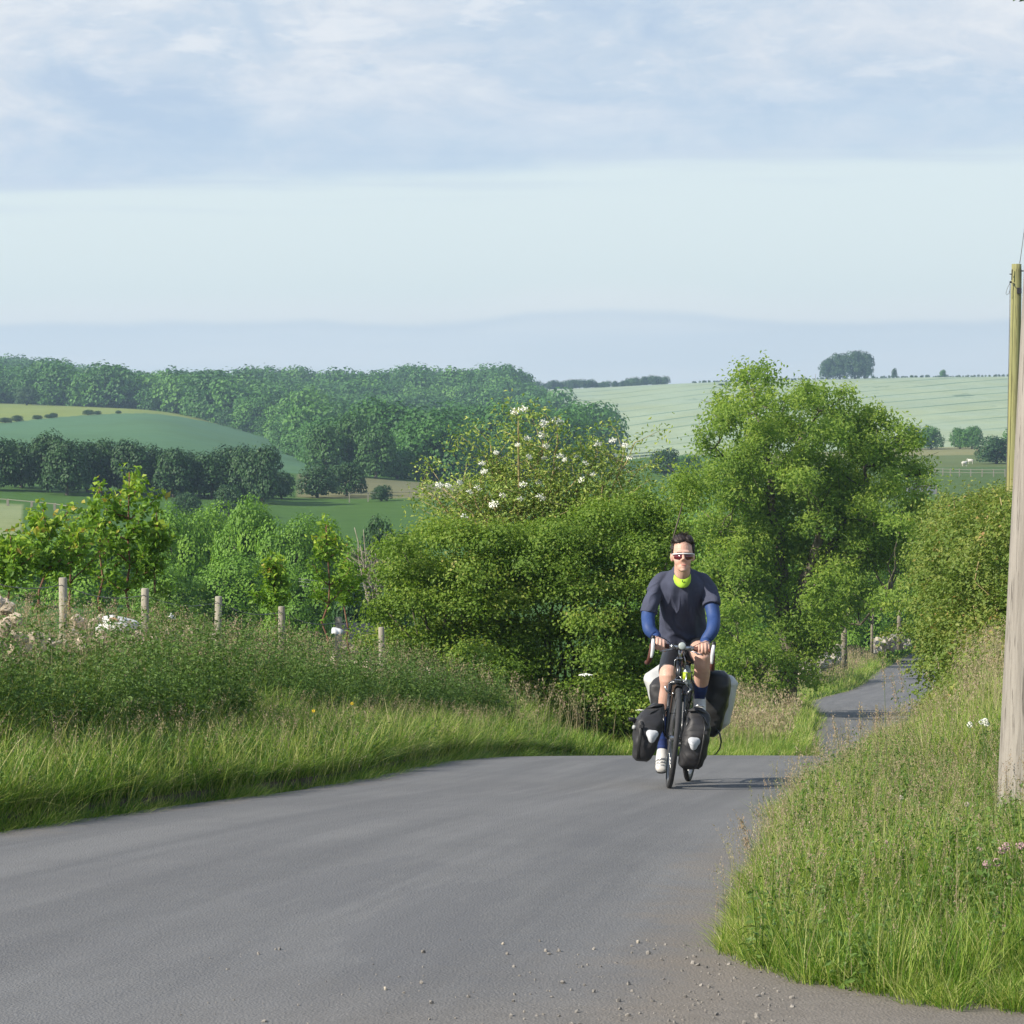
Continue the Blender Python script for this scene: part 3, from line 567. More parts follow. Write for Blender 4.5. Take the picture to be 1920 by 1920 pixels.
# ------------------------------------------------------------------ hawthorn, elder and the right hedge
def hawthorn():
    D = 41; base = gpx(1010, D); r = empty('hawthorn_bush', base); tag(r, 'large olive green hawthorn bush at the lane edge behind the rider', 'bush')
    def q(px, py, dy=0): return np.array(((px-CX)/F*(D+dy)-base[0], dy, CAMZ-(py-HY)/F*(D+dy)-base[2]))
    L = []; spec = [(850, 1000, 90, 24), (760, 1030, 60, 20), (940, 1015, 90, 26), (1040, 1000, 90, 26), (1130, 975, 90, 30), (1210, 960, 70, 34), (800, 1075, 90, 30), (900, 1070, 100, 30), (1010, 1060, 100, 30), (1110, 1040, 90, 30), (1200, 1030, 80, 34), (770, 1130, 70, 30), (860, 1130, 90, 30), (960, 1120, 80, 26), (1060, 1110, 90, 26), (1150, 1100, 90, 26), (1230, 1100, 60, 30),
                    (840, 1180, 80, 26), (950, 1185, 80, 24), (1040, 1180, 60, 24), (1120, 1170, 70, 26), (1200, 1180, 70, 24), (1000, 1230, 70, 26), (1090, 1230, 70, 26), (1170, 1235, 80, 24), (1120, 1290, 70, 26), (1180, 1300, 60, 28), (1220, 1270, 50, 30), (1230, 1340, 40, 34), (1160, 1350, 60, 30), (1260, 1020, 50, 40), (1270, 1200, 50, 40), (1290, 930, 40, 34), (1270, 1300, 40, 40), (720, 1150, 40, 26), (730, 1080, 36, 22), (720, 1200, 50, 28), (790, 1215, 60, 28), (860, 1235, 60, 28), (930, 1255, 60, 28), (1000, 1275, 60, 28), (1070, 1310, 60, 30), (1120, 1345, 60, 30), (1190, 1385, 60, 30), (1050, 1340, 50, 30)]
    for px, py, w, h in spec:
        for k in range(3): L.append(tuple(q(px+rng.normal()*12, py+rng.normal()*7, rng.normal()*.35+(k-1)*.75))+(w/F*D*.68, w/F*D*.66, h/F*D*1.08))
    Q, T = lump_foliage(L, 400, 30, .046, .125, low=-.8, fill=.30, aspect=.8, flatz=.6, updir=.5)
    link('foliage', quad_mesh('foliage', Q, T), M['haw'], r)
    a = Acc()
    for l in L[::3]:
        c = np.array(l[:3]); limb(a, (rng.normal()*.4+(c[0])*.35, .5+rng.normal()*.3, 0), c+np.array((0, .35, 0)), .035, .008, .05, 6, 5, .08)
    for k in range(40):
        l = L[rng.integers(30)]; c = np.array(l[:3]); limb(a, c, c+np.array((rng.normal()*.4, rng.normal()*.3, .1+.15*rng.random())), .004, .002, 0, 4, 3)
    a.build('branches', M['bark'], r)
hawthorn()
def elder():
    D = 42.5; base = gpx(1000, D); r = empty('elder_bush', base); tag(r, 'elder bush with flat white flower heads rising out of the hawthorn', 'bush')
    def q(px, py, dy=0): return np.array(((px-CX)/F*(D+dy)-base[0], dy, CAMZ-(py-HY)/F*(D+dy)-base[2]))
    a = Acc(); tips = []
    ends = [(972, 780), (1020, 800), (1045, 800), (930, 860), (985, 860), (900, 900), (870, 905), (830, 915), (1010, 850), (1050, 880), (1080, 900), (1120, 850), (1170, 845), (1190, 830), (1150, 880), (1200, 880), (1100, 870), (920, 830), (905, 850), (950, 900), (1030, 910), (1130, 910), (1190, 920), (880, 940), (820, 935), (790, 915), (1160, 950), (1080, 950), (980, 940), (1220, 940), (860, 970), (930, 960), (1040, 970), (1110, 980)]
    for px, py in ends:
        s = q(1000+(px-1000)*.25+rng.normal()*18, 1020+rng.random()*30, rng.normal()*.3); e = q(px, py, rng.normal()*.5-.25)
        p = limb(a, s, e, .028, .008, .04 if abs(px-1000) > 60 else 0, 9, 5, .05); tips.append((e, p))
        for k in range(7):
            b0 = p[3+k % 6]; e2 = b0+np.array((rng.normal()*.28, rng.normal()*.28, .12+.25*rng.random())); limb(a, b0, e2, .007, .003, 0, 4, 3); tips.append((e2, None))
    a.build('stems', M['stem'], r)
    Cs = []; 
    for e, p in tips:
        n = 46; Cs.append(e+rng.normal(size=(n, 3))*np.array((.12, .12, .08)))
        if p is not None:
            for c in p[4:-1]: Cs.append(c+rng.normal(size=(24, 3))*.14)
    C = np.concatenate(Cs); Q = leaves(C, rng.normal(size=C.shape)*.7+np.array((0, 0, .6)), .062*rng.uniform(.6, 1.3, len(C)), .5)
    link('foliage', quad_mesh('foliage', Q, rng.random(len(C))), M['elder'], r)
    # flower heads
    th = rng.random(70)*6.28; rd = np.sqrt(rng.random(70))*.06; C = np.stack([rd*np.cos(th), rd*np.sin(th), .012*rng.normal(size=70)+.012-rd*.25], 1)
    fm = quad_mesh('flower_head', leaves(C, np.array((0, 0, 1.))+rng.normal(size=C.shape)*.4, .022, 1.0)); fm.materials.append(M['petal'])
    fl = [(965, 772, 1.1), (980, 768, 1.2), (1020, 793, 1), (1045, 789, 1.25), (1017, 816, .9), (988, 822, .8), (970, 834, .6), (930, 848, .6), (903, 869, .8), (907, 884, .8), (823, 909, .9), (840, 910, .7), (862, 904, .7), (1023, 836, .8), (1050, 855, .9), (1058, 862, .6), (1120, 833, 1), (1148, 826, .9), (1172, 834, .7), (1015, 812, .6), (1097, 868, .7), (1080, 856, .6), (992, 856, .7), (1020, 858, .6), (895, 915, .9), (880, 922, .8), (942, 928, .8), (925, 945, 1.1), (980, 908, .9), (1010, 905, .8), (1013, 932, 1.1), (1066, 982, 1.1), (1150, 940, .8), (1090, 900, .8), (1112, 890, .8), (1180, 858, .8), (975, 935, .7), (870, 968, .8), (1045, 880, .7)]
    for px, py, s in fl:
        o = bpy.data.objects.new('flower_head', fm); COL.objects.link(o); o.parent = r; o.location = q(px, py, -.85+rng.normal()*.2); s *= 1.15
        o.scale = (s, s, s); o.rotation_euler = (.35+rng.normal()*.25, rng.normal()*.3, 0)
elder()
def hedge():
    r = empty('hedge', on(6.0, 40)); b = np.array(r.location); tag(r, 'tall yellow green hawthorn hedge on the right side of the lane', 'hedge'); L = []
    for d in np.arange(29.5, 62, .75):
        e = np.interp(d, [29, 33, 37, 60], [1.9, 1.2, .35, .5]); x0 = float(xr(d))+e
        topd = np.interp(d, [29, 34, 38, 45, 60], [210, 190, 205, 175, 150])/F*d; zt = CAMZ-topd
        for row in range(2):
            xx = x0+.55+row*.9; g0 = float(H(xx, d)); zt2 = zt+rng.normal()*.12
            z = g0+.3
            while z < zt2:
                L.append((xx+rng.normal()*.16-b[0], d+rng.normal()*.3-b[1], z-b[2], .55+.1*rng.random(), .6, .34)); z += .42
    Q, T = lump_foliage(L, 170, 20, .046, .085, low=-.4, fill=.05, aspect=.75, flatz=.6, updir=.6)
    link('foliage', quad_mesh('foliage', Q, T), M['hedge'], r); a = Acc()
    for l in L[::3]:
        c = np.array(l[:3]); gz = float(H(c[0]+b[0], c[1]+b[1]))-b[2]; limb(a, (c[0]+.2, c[1], gz), c+np.array((0, 0, .3)), .02, .006, 0, 5, 4, .12)
    a.build('branches', M['stem'], r)
    # bramble and low scrub at the foot of the hedge
    L = []
    for k in range(60):
        d = rng.uniform(21, 36); e = rng.uniform(.9, 2.4); x = float(xr(d))+e; g0 = float(H(x, d)); L.append((x, d, g0+rng.uniform(.25, .6), .32, .32, .24))
    Q, T = lump_foliage(L, 75, 9, .045, .08, low=-.3, aspect=.7)
    tag(link('bramble_scrub', quad_mesh('bramble_scrub', Q, np.clip(T+.1, 0, 1)), M['hedge']), 'low leafy scrub on the bank in front of the right hedge', 'scrub', kind='stuff')
hedge()

# ------------------------------------------------------------------ grasses
def blades(base, h, dirv, lean, w, tint, droop=.25):
    n = len(base); ts = np.array([0, .38, .72, 1.0]); dirv = unit(dirv); side = np.stack([-dirv[:, 1], dirv[:, 0], np.zeros(n)], 1)
    a = rng.random(n)*6.28; side = unit(side*np.cos(a)[:, None]+dirv*np.sin(a)[:, None])
    pts = [base+np.array((0, 0, 1.))*(h*(t-droop*lean*t*t))[:, None]+dirv*(h*lean*t**1.8)[:, None] for t in ts]
    V = np.stack([pts[0]-side*w[:, None]*.5, pts[0]+side*w[:, None]*.5, pts[1]-side*w[:, None]*.45, pts[1]+side*w[:, None]*.45, pts[2]-side*w[:, None]*.28, pts[2]+side*w[:, None]*.28, pts[3]], 1)
    fi = np.array([0, 1, 3, 2, 2, 3, 5, 4, 4, 5, 6]); Fl = (np.arange(n)[:, None]*7+fi).ravel(); sz = np.tile([4, 4, 3], n)
    return V.reshape(-1, 3), Fl, sz, np.repeat(tint, 7)
def grass_obj(name, parts, mt, label, cat):
    V = []; Fs = []; S = []; T = []; off = 0
    for v, f, s, t in parts: V.append(v); Fs.append(f+off); S.append(s); T.append(t); off += len(v)
    me = np_mesh(name, np.concatenate(V), np.concatenate(Fs), np.concatenate(S), np.concatenate(T)); me.materials.append(mt)
    return tag(link(name, me), label, cat, kind='stuff')
def tufts(xs, ys, nb, hgt, wid, tbase=.4, leanm=.6, spread=.05, tn=.25, straw=.05, wind=(.3, .1)):
    """tussocks: nb blades fan out of every point"""
    n = len(xs); th = rng.random(n)*.25+(vnoise(xs, ys, .6, 7)-.5)*.5+tbase-.12; hh = hgt*(.6+.75*vnoise(xs, ys, .45, 11))*rng.uniform(.75, 1.2, n)
    ii = np.repeat(np.arange(n), nb); m = len(ii); a = rng.random(m)*6.28; rr = np.sqrt(rng.random(m))*spread
    X = xs[ii]+rr*np.cos(a); Y = ys[ii]+rr*np.sin(a); Z = H(X, Y)-.01
    a2 = a+rng.normal(size=m)*.6; dv = np.stack([np.cos(a2)+wind[0], np.sin(a2)+wind[1], np.zeros(m)], 1)
    t = np.clip(th[ii]+rng.normal(size=m)*tn*.35, 0, .85); st = rng.random(m) < straw; t[st] = rng.uniform(.85, 1, st.sum())
    return blades(np.stack([X, Y, Z], 1), hh[ii]*rng.uniform(.5, 1.15, m), dv, np.abs(rng.normal(size=m))*leanm*.6+leanm*.35, wid*rng.uniform(.6, 1.3, m), t)
def strip(n, ya, yb, ea, eb, side, power=1.0, test=None):
    ys = ya+(yb-ya)*rng.random(n)**power; e = ea+(eb-ea)*rng.random(n)
    xs = xl(ys)-e if side < 0 else xr(ys)+e
    if test is not None: k = test(xs, ys); xs, ys = xs[k], ys[k]
    return xs, ys
def infront(x, y): px = CX+F*x/y; return (px > -160)&(px < 2090)
# left verge
pl = []
x, y = strip(13500, 12.5, 34, -.08, 2.0, -1, 1.15, infront); pl.append(tufts(x, y, 20, .20, .005, .37, .95, .05, 1.3, .05, (.05, -.1)))
x, y = strip(2600, 12.5, 34, .1, 2.0, -1, 1.15, infront); pl.append(tufts(x, y, 26, .36, .0055, .28, .6, .08, 1.3, .10, (0, -.1)))
x, y = strip(5000, 12.5, 30, .0, 2.0, -1, 1.15, infront); pl.append(tufts(x, y, 3, .38, .0045, .62, .45, .05, 1.6, .35, (.1, -.1)))
x, y = strip(6500, 12.5, 34, -.06, .5, -1, 1.1, infront); pl.append(tufts(x, y, 18, .17, .005, .42, 1.2, .06, .9, .16, (.3, -.3)))
x, y = strip(9000, 13, 42, 1.3, 3.4, -1, 1.1, infront); pl.append(tufts(x, y, 14, .50, .006, .38, .5, .06, 1.0, .12))
x, y = strip(9000, 34, 62, 0, 3.6, -1, 1, infront); pl.append(tufts(x, y, 12, .28, .009, .45, .6, .10, .9, .10))
grass_obj('verge_grass', pl, M['grass'], 'long bright green grass on the bank left of the lane', 'grass')
# right verge
def rtest(x, y): return infront(x, y)&(y > corner(x))
pr = []
x, y = strip(19000, 9.4, 17, -.03, 3.0, 1, 1.0, rtest); pr.append(tufts(x, y, 20, .115, .0034, .54, .9, .05, 1.2, .14, (.1, -.2)))
x, y = strip(6500, 10.0, 18, .25, 3.0, 1, 1.0, rtest); pr.append(tufts(x, y, 12, .25, .0036, .48, .5, .05, 1.1, .12, (.15, 0)))
x, y = strip(1100, 10.6, 18, -.03, .16, 1, 1.0, rtest); pr.append(tufts(x, y, 12, .11, .003, .6, 1.0, .04, .9, .5, (-.6, -.2)))
x, y = strip(6000, 17, 36, -.05, .9, 1, 1.2, rtest); pr.append(tufts(x, y, 16, .20, .0055, .5, .6, .06, 1.0, .2))
x, y = strip(9000, 17, 36, .8, 3.2, 1, 1.2, rtest); pr.append(tufts(x, y, 16, .34, .006, .47, .5, .06, 1.1, .28))
x, y = strip(4000, 36, 62, -.1, 2.0, 1, 1.0, rtest); pr.append(tufts(x, y, 12, .25, .010, .5, .5, .09, .9, .2))
grass_obj('bank_grass', pr, M['grass'], 'long tufted grass on the bank right of the lane', 'grass')
# verges of the far length of lane
pf = []
for side in (-1, 1):
    x, y = strip(12000, 60, 190, 0, 7 if side < 0 else 5, side, 1.2); pf.append(tufts(x, y, 12, .34, .018, .50, .6, .25, .9, .25))
grass_obj('far_verge_grass', pf, M['grass'], 'rough grass banks beside the far bend of the lane', 'grass')

def seedstalks(xs, ys, h, head=.09, w=.003, nh=12, lean=.25, hw=.012, sz=.012, tb=0):
    n = len(xs); Z = H(xs, ys); base = np.stack([xs, ys, Z], 1); hh = h*rng.uniform(.65, 1.2, n); a = rng.random(n)*6.28
    dv = np.stack([np.cos(a)+.4, np.sin(a), np.zeros(n)], 1); ln = lean*rng.random(n); dvn = unit(dv)
    b = blades(base, hh, dv, ln, np.full(n, w), np.clip(rng.random(n)*.6, 0, 1), .15)
    ii = np.repeat(np.arange(n), nh); t = 1-np.tile(np.linspace(0, 1, nh), n)*(head/hh[ii]); m = len(ii)
    c = base[ii]+np.array((0, 0, 1.))*(hh[ii]*(t-.15*ln[ii]*t*t))[:, None]+dvn[ii]*(hh[ii]*ln[ii]*t**1.8)[:, None]+rng.normal(size=(m, 3))*hw*rng.uniform(.3, 1.2, n)[ii][:, None]
    q = leaves(c, rng.normal(size=(m, 3)), sz*rng.uniform(.7, 1.4, m), .45, .1, np.array((0, 0, 1.))); tn = np.clip(rng.random(n)[ii]*.8+.2*rng.random(m)+tb, 0, 1)
    return [b, (q.reshape(-1, 3), np.arange(m*4), np.full(m, 4), np.repeat(tn, 4))]
ps = []
x, y = strip(3600, 13.5, 36, 1.5, 3.5, -1, 1.1, infront); ps += seedstalks(x, y, .84, .13, .0032, 14, .3, .018, .017)
x, y = strip(2300, 13, 34, .0, 1.6, -1, 1.1, infront); ps += seedstalks(x, y, .40, .08, .003, 12, .6, .010, .012)
x, y = strip(1400, 34, 60, .6, 3.5, -1, 1.1, infront); ps += seedstalks(x, y, .75, .14, .006, 12, .3, .025, .026)
x, y = strip(3600, 10, 18, .10, 3, 1, 1, rtest); ps += seedstalks(x, y, .36, .06, .0016, 16, .35, .005, .008)
x, y = strip(130, 11.2, 18, .0, .4, 1, 1, rtest); ps += seedstalks(x, y, .36, .09, .0018, 18, .35, .006, .009, .3)
x, y = strip(3000, 17, 36, .9, 3, 1, 1.1, rtest); ps += seedstalks(x, y, .70, .10, .003, 14, .3, .012, .014, .1)
x, y = strip(700, 17, 30, .0, .9, 1, 1.1, rtest); ps += seedstalks(x, y, .38, .08, .0025, 14, .3, .009, .011, .1)
x, y = strip(6000, 60, 175, .5, 7, -1, 1.2); ps += seedstalks(x, y, .7, .3, .012, 8, .3, .05, .07)
grass_obj('seed_grass', ps, M['seed'], 'straw coloured seed heads standing over the verge grass', 'grass')
# leafy weeds
def weeds(xs, ys, h, nl, sz, name, label, mt, jit=.05):
    n = len(xs); base = np.stack([xs, ys, H(xs, ys)], 1); hh = h*rng.uniform(.5, 1.2, n)*(.7+.6*vnoise(xs, ys, .8, 4)); ii = np.repeat(np.arange(n), nl); m = len(ii)
    t = rng.uniform(.1, 1, m); a = rng.random(m)*6.28; lv = sz*(1.25-.6*t)
    rad = np.stack([np.cos(a), np.sin(a), np.zeros(m)], 1); c = base[ii]+np.array((0, 0, 1.))*(hh[ii]*t)[:, None]+rad*(lv*.7+jit*rng.random(m))[:, None]
    q = leaves(c, rad*.5+np.array((0, 0, 1.))+rng.normal(size=(m, 3))*.4, lv*rng.uniform(.7, 1.3, m), .5, .12, rad); tt = np.clip(.3*rng.random(n)[ii]+.5*rng.random(m)+.1, 0, 1)
    b = blades(base, hh, rad[:n] if n <= m else rad, rng.random(n)*.2, np.full(n, .006), rng.random(n)*.5)
    return grass_obj(name, [b, (q.reshape(-1, 3), np.arange(m*4), np.full(m, 4), np.repeat(tt, 4))], mt, label, 'weeds')
x, y = strip(7000, 14, 36, 1.1, 3.3, -1, 1.1, infront)
k = vnoise(x, y, 1.3, 9) > .36; weeds(x[k], y[k], .84, 40, .050, 'verge_weeds', 'leafy weeds crowding in front of the rubble wall', M['weed'])
x, y = strip(900, 14, 34, .1, 1.5, -1, 1.1, infront); weeds(x, y, .30, 24, .045, 'low_weeds', 'low leafy plants scattered through the left verge grass', M['weed'])
x, y = strip(1700, 10, 20, .25, 3, 1, 1, rtest); weeds(x, y, .30, 26, .034, 'bank_weeds', 'leafy weeds among the grass near the big pole', M['weed'])

# single wild flowers
def flower(px, py, d, kind, size, lab, n=1):
    top = P(px, py, d); g0 = on(top[0], d); r = empty('wildflower', g0); tag(r, lab, 'flower'); hv = top-g0; a = Acc()
    heads = [hv+(np.array((rng.normal()*size*1.1, rng.normal()*size, rng.normal()*size*.9)) if n > 1 else 0) for _ in range(n)]
    for h in heads: limb(a, (0, 0, -.02), h, .0016+d*.00006, .0012+d*.00004, 0, 6, 4, .03)
    a.build('stalk', M['weedstem'], r)
    for h in heads:
        m_ = 46; th = rng.random(m_)*6.28; rd = np.sqrt(rng.random(m_))
        if kind == 'ball': dd = unit(rng.normal(size=(m_, 3))); C = h+dd*size*.42; Nn = dd; sz = size*.34
        elif kind == 'umbel': C = h+np.stack([rd*np.cos(th)*size*.5, rd*np.sin(th)*size*.5, -rd*size*.12], 1); Nn = np.tile((0, -.3, 1.), (m_, 1))+rng.normal(size=(m_, 3))*.3; sz = size*.2
        else: C = h+np.stack([np.cos(th)*size*.25, rng.normal(size=m_)*.002, np.sin(th)*size*.25], 1); Nn = np.tile((0, -1., .4), (m_, 1))+rng.normal(size=(m_, 3))*.2; sz = size*.4
        link('flower_head', quad_mesh('flower_head', leaves(C, Nn, sz*np.ones(m_), .6, .1)), M[{'ball': 'pinkpetal', 'umbel': 'petal', 'daisy': 'yellowpetal', }[kind]] if kind != 'ball' or 'pink' in lab else M['petal'] if 'white' in lab else M['creampetal'], r)
M['weedstem'] = mat('green_stalk', (.12, .18, .05), .7, var=.2); M['pinkpetal'] = mat('dusty_pink_petals', (.55, .36, .36), .8, var=.2); M['creampetal'] = mat('cream_petals', (.62, .56, .44), .8, var=.15); M['yellowpetal'] = mat('yellow_petals', (.85, .60, .02), .6, var=.1)
flower(588, 1333, 20.5, 'daisy', .028, 'small yellow flower in the left verge, the left one of two'); flower(660, 1319, 21.5, 'daisy', .028, 'small yellow flower in the left verge, the right one of two')
flower(1098, 1263, 33, 'umbel', .15, 'flat white umbel standing at the foot of the hawthorn'); flower(1200, 1330, 36, 'umbel', .10, 'small white umbel beside the left front bag')
flower(1850, 1352, 15.5, 'ball', .034, 'cluster of white flowers left of the thick grey pole', 4); flower(1880, 1606, 11.0, 'ball', .036, 'cluster of dusty pink flower heads in the right verge', 5)
flower(1690, 1495, 13.0, 'ball', .024, 'small cream flower head in the middle of the right verge'); flower(1813, 1508, 12.8, 'ball', .026, 'cream flower head below the thick pole'); flower(1836, 1592, 11.2, 'ball', .022, 'cream seed head beside the dusty pink flowers')
flower(1425, 1702, 11.6, 'umbel', .026, 'tiny white flower near the edge of the right verge', 2); flower(1497, 1688, 11.8, 'ball', .018, 'round buff seed head near the edge of the right verge'); flower(1660, 1578, 12.0, 'ball', .022, 'dusty pink seed head in the middle of the right verge', 2)
# tall bents leaning over the lane from the right verge
def bent(px, py, d, lab, lean):
    top = P(px, py, d); g0 = on(top[0]+lean, d); r = empty('tall_grass_stem', g0); tag(r, lab, 'grass stem'); hv = top-g0; a = Acc()
    pts = [np.array((0, 0, -.02)), hv*.4+np.array((lean*.25, 0, .02)), hv*.75+np.array((lean*.15, 0, .02)), hv]; a.tube(pts, [.0018, .0015, .0012, .0009], 5); a.build('stalk', M['weedstem'], r)
    C = np.array([hv*(1-f)+(hv*.75)*f for f in rng.random(90)*.8])+rng.normal(size=(90, 3))*.0065; link('seed_head', quad_mesh('seed_head', leaves(C, rng.normal(size=(90, 3)), .011, .45, .1, np.tile((0, 0, 1.), (90, 1))), rng.uniform(.5, .9, 90)), M['seed'], r)
bent(1656, 1225, 15, 'tallest straight grass stem against the far lane', .02); bent(1672, 1262, 15, 'leaning grass stem against the far lane, second from the left', .10); bent(1684, 1238, 15.3, 'leaning grass stem against the far lane, farthest right', .14)
bent(1612, 1318, 14.6, 'dark seed spike in front of the shaded stretch of lane', .01); bent(1643, 1322, 14.4, 'short dark seed spike right of the first', .01); bent(1562, 1340, 15, 'drooping brown grass head at the verge top', .06)
bent(1388, 1535, 12.8, 'brown grass spike over the tarmac, upper of two', .08); bent(1396, 1570, 12.5, 'brown grass spike over the tarmac, lower of two', .07)
# ------------------------------------------------------------------ stones
def rockdata(sub=2):
    bm = bmesh.new(); bmesh.ops.create_icosphere(bm, subdivisions=sub, radius=1); V = np.array([v.co[:] for v in bm.verts]); Fs = [tuple(v.index for v in f.verts) for f in bm.faces]; bm.free(); return V, Fs
RV, RF = rockdata(2); RV1, RF1 = rockdata(1)
def rock(acc, c, s, V=RV, Fs=RF):
    k = rng.normal(size=3)*1.5; d = 1+.20*np.sin(V[:, 0]*3+k[0])*np.cos(V[:, 1]*2.5+k[1])+.14*np.sin(V[:, 2]*4+k[2])
    W = np.clip(V*d[:, None], -.78, .78); e = np.array(Euler(rng.random(3)*6.28).to_matrix()); acc.addm((W*np.asarray(s)) @ e.T+c, Fs)
M['stone'] = mat('pale_limestone', (.66, .56, .44), .95, col2=(.46, .38, .28), vscale=7, bump=.8, bscale=30)
M['chalk'] = mat('whitish_chalk_stone', (.55, .50, .41), .95, col2=(.36, .31, .24), vscale=3, bump=.6, bscale=10)
a = Acc()
for k in range(1700):
    d = rng.uniform(19.5, 38); e = rng.uniform(2.6, 3.05); prof = .60+.38*float(vnoise(d, 0, 1.3, 8))-.06*float(sm((24.5-d)/2.5)); prof *= 1 if d < 29 else .85
    x = float(xl(d))-e; lvl = rng.random(); z = float(H(x, d))+lvl*prof; rock(a, (x, d, z), (rng.uniform(.035, .095), rng.uniform(.035, .08), rng.uniform(.03, .065)), RV1 if lvl < .5 else RV, RF1 if lvl < .5 else RF)
tag(a.build('rubble_wall', M['stone'], smooth=False), 'tumbled pale stone wall half hidden by weeds along the fence', 'stone wall')
def farwall(name, pts, lab, sz, n):
    a = Acc(); pts = np.array(pts)
    for k in range(n):
        t = rng.random()*(len(pts)-1); i = int(t); p = pts[i]*(1-t+i)+pts[i+1]*(t-i); rock(a, p+np.array((rng.normal()*.12, rng.normal()*.3, rng.uniform(-.55, .1))), (sz*rng.uniform(.6, 1.3), sz, sz*rng.uniform(.5, .9)), RV1, RF1)
    tag(a.build(name, M['chalk'], smooth=False), lab, 'stone wall')
farwall('stone_wall', [P(1508, 1256, 112), P(1530, 1236, 118), P(1552, 1222, 124), P(1568, 1214, 128)], 'broken whitish stone wall on the bank right of the ash trunk', .17, 200)
farwall('stone_wall', [P(1640, 1204, 148), P(1665, 1198, 152), P(1700, 1190, 156)], 'short whitish wall top at the far bend of the lane', .18, 110)
farwall('stone_wall', [P(1392, 1352, 78), P(1410, 1346, 78), P(1432, 1338, 80)], 'few pale stones on the bank under the ash beside the rider', .17, 40)
a = Acc()
for k in range(16): rock(a, P(1570, 1196, 185)+np.array((rng.normal()*1.4, rng.normal(), rng.normal()*.5)), (1.0, 1.0, .8))
tag(a.build('soil_heap', mat('sandy_soil', (.62, .42, .30), .95, col2=(.42, .28, .2), vscale=1.5)), 'sandy pink heap behind the slender trees beside the lane', 'heap')
# loose grit by the near right corner
a = Acc()
for k in range(1500):
    t = rng.random(); y_ = 9.2+2.2*rng.random()**1.5; x_ = float(xr(y_))+.45-abs(rng.normal())*.5 if rng.random() < .85 else rng.uniform(-1.2, .6)
    s = .0022+.009*rng.random()**7; u_ = (x_-float(xl(y_)))/(float(xr(y_))-float(xl(y_))); z = float(zr(y_))-.012+.012*(1-(2*np.clip(u_, 0, 1)-1)**2)+s*.3
    rock(a, (x_, y_, z), (s*1.2, s, s*.7), RV1, RF1)
tag(a.build('loose_gravel', mat('grey_grit', (.34, .31, .27), .95, col2=(.15, .14, .13), vscale=60), smooth=False), 'loose grit scattered on the tarmac by the right verge', 'gravel', kind='stuff')
for px, py, s, lab in [(943, 1783, .008, 'small pale stone lying in the middle of the lane'), (723, 1871, .010, 'small white stone on the lane near the bottom edge'), (1197, 1779, .011, 'brownish pebble on the lane left of the grass corner')]:
    sdep = (py-HY)/F; d = (sdep-math.sqrt(sdep*sdep-4*B*CAMZ))/(2*B)*1.02; a = Acc(); x_ = (px-CX)/F*d; u_ = (x_-float(xl(d)))/(float(xr(d))-float(xl(d)))
    rock(a, (x_, d, float(zr(d))-.012+.012*(1-(2*u_-1)**2)+s*.4), (s, s, s*.7)); tag(a.build('pebble', M['chalk']), lab, 'pebble')

# ------------------------------------------------------------------ wire fence behind the left verge
M['post'] = mat('weathered_grey_post', (.42, .38, .30), .9, col2=(.28, .25, .19), vscale=14, stretch=(1, 1, .2), bump=.4)
M['wire'] = mat('dull_wire', (.20, .20, .20), .6, metal=.6)
fr = empty('wire_fence', on(float(xl(24))-3.2, 24)); fb = np.array(fr.location)
tag(fr, 'row of round grey wooden stakes with slack wire behind the rubble wall', 'fence')
fp = [(-55, 22.1, 1062), (118, 24, 1083), (272, 25.9, 1103), (410, 28, 1118), (528, 30, 1137), (635, 32.05, 1157), (715, 33.8, 1176)]
tops = []
for i, (px, d, ty) in enumerate(fp):
    t_ = P(px, ty, d); g0 = float(H(t_[0], d)); a = Acc(); lx = (.02, -.01, .0, .03, .0, .01, -.02)[i]
    z0 = g0-.2-fb[2]; a.tube([(t_[0]-fb[0]-lx, d-fb[1], z0), (t_[0]-fb[0]-lx*.5, d-fb[1], (z0+t_[2]-fb[2])/2), (t_[0]-fb[0], d-fb[1], t_[2]-fb[2]-.006), (t_[0]-fb[0], d-fb[1], t_[2]-fb[2])], [.036, .035, .034, .029], 12)
    a.build('post', M['post'], fr); tops.append(t_-fb)
for k, dz in enumerate((.06, .36)):
    a = Acc(); pts = []
    for i in range(len(tops)-1):
        for s in np.linspace(0, 1, 8, endpoint=False): pts.append(tops[i]*(1-s)+tops[i+1]*s+np.array((0, -.045, -dz-.06*math.sin(math.pi*s))))
    a.tube(pts, .0035, 4)
    for p in pts[::2]: a.tube([p+np.array((-.012, 0, .014)), p+np.array((.012, 0, -.014))], .0022, 3)
    a.build('wire', M['wire'], fr)
# torn white sacks on the wall
def sack(c, s, lab, col):
    V = RV.copy(); k = rng.random(3)*9; bm = bmesh.new(); bmesh.ops.create_icosphere(bm, subdivisions=4, radius=1); V = np.array([v.co[:] for v in bm.verts]); Fs = [tuple(v.index for v in f.verts) for f in bm.faces]; bm.free()
    d = 1+.14*np.sin(V[:, 0]*4+k[0]+2*V[:, 2])+.10*np.sin(V[:, 1]*5+V[:, 0]*3+k[1])+.05*np.abs(np.sin(V[:, 2]*6+V[:, 0]*4+k[2]))
    W = V*d[:, None]*np.asarray(s); W[:, 2] = np.where(W[:, 2] < -.3*s[2], -.3*s[2], W[:, 2]); a = Acc(); a.addm(W+c, Fs); o = a.build('torn_sack', mat('white_woven_plastic', col, .5, col2=(.62, .62, .60), vscale=9, bump=.3, bscale=25)); return tag(o, lab, 'sack')
sack(P(222, 1176, 24.6), (.18, .14, .09), 'crumpled white plastic sack with an orange patch on the rubble wall', (.82, .82, .80))
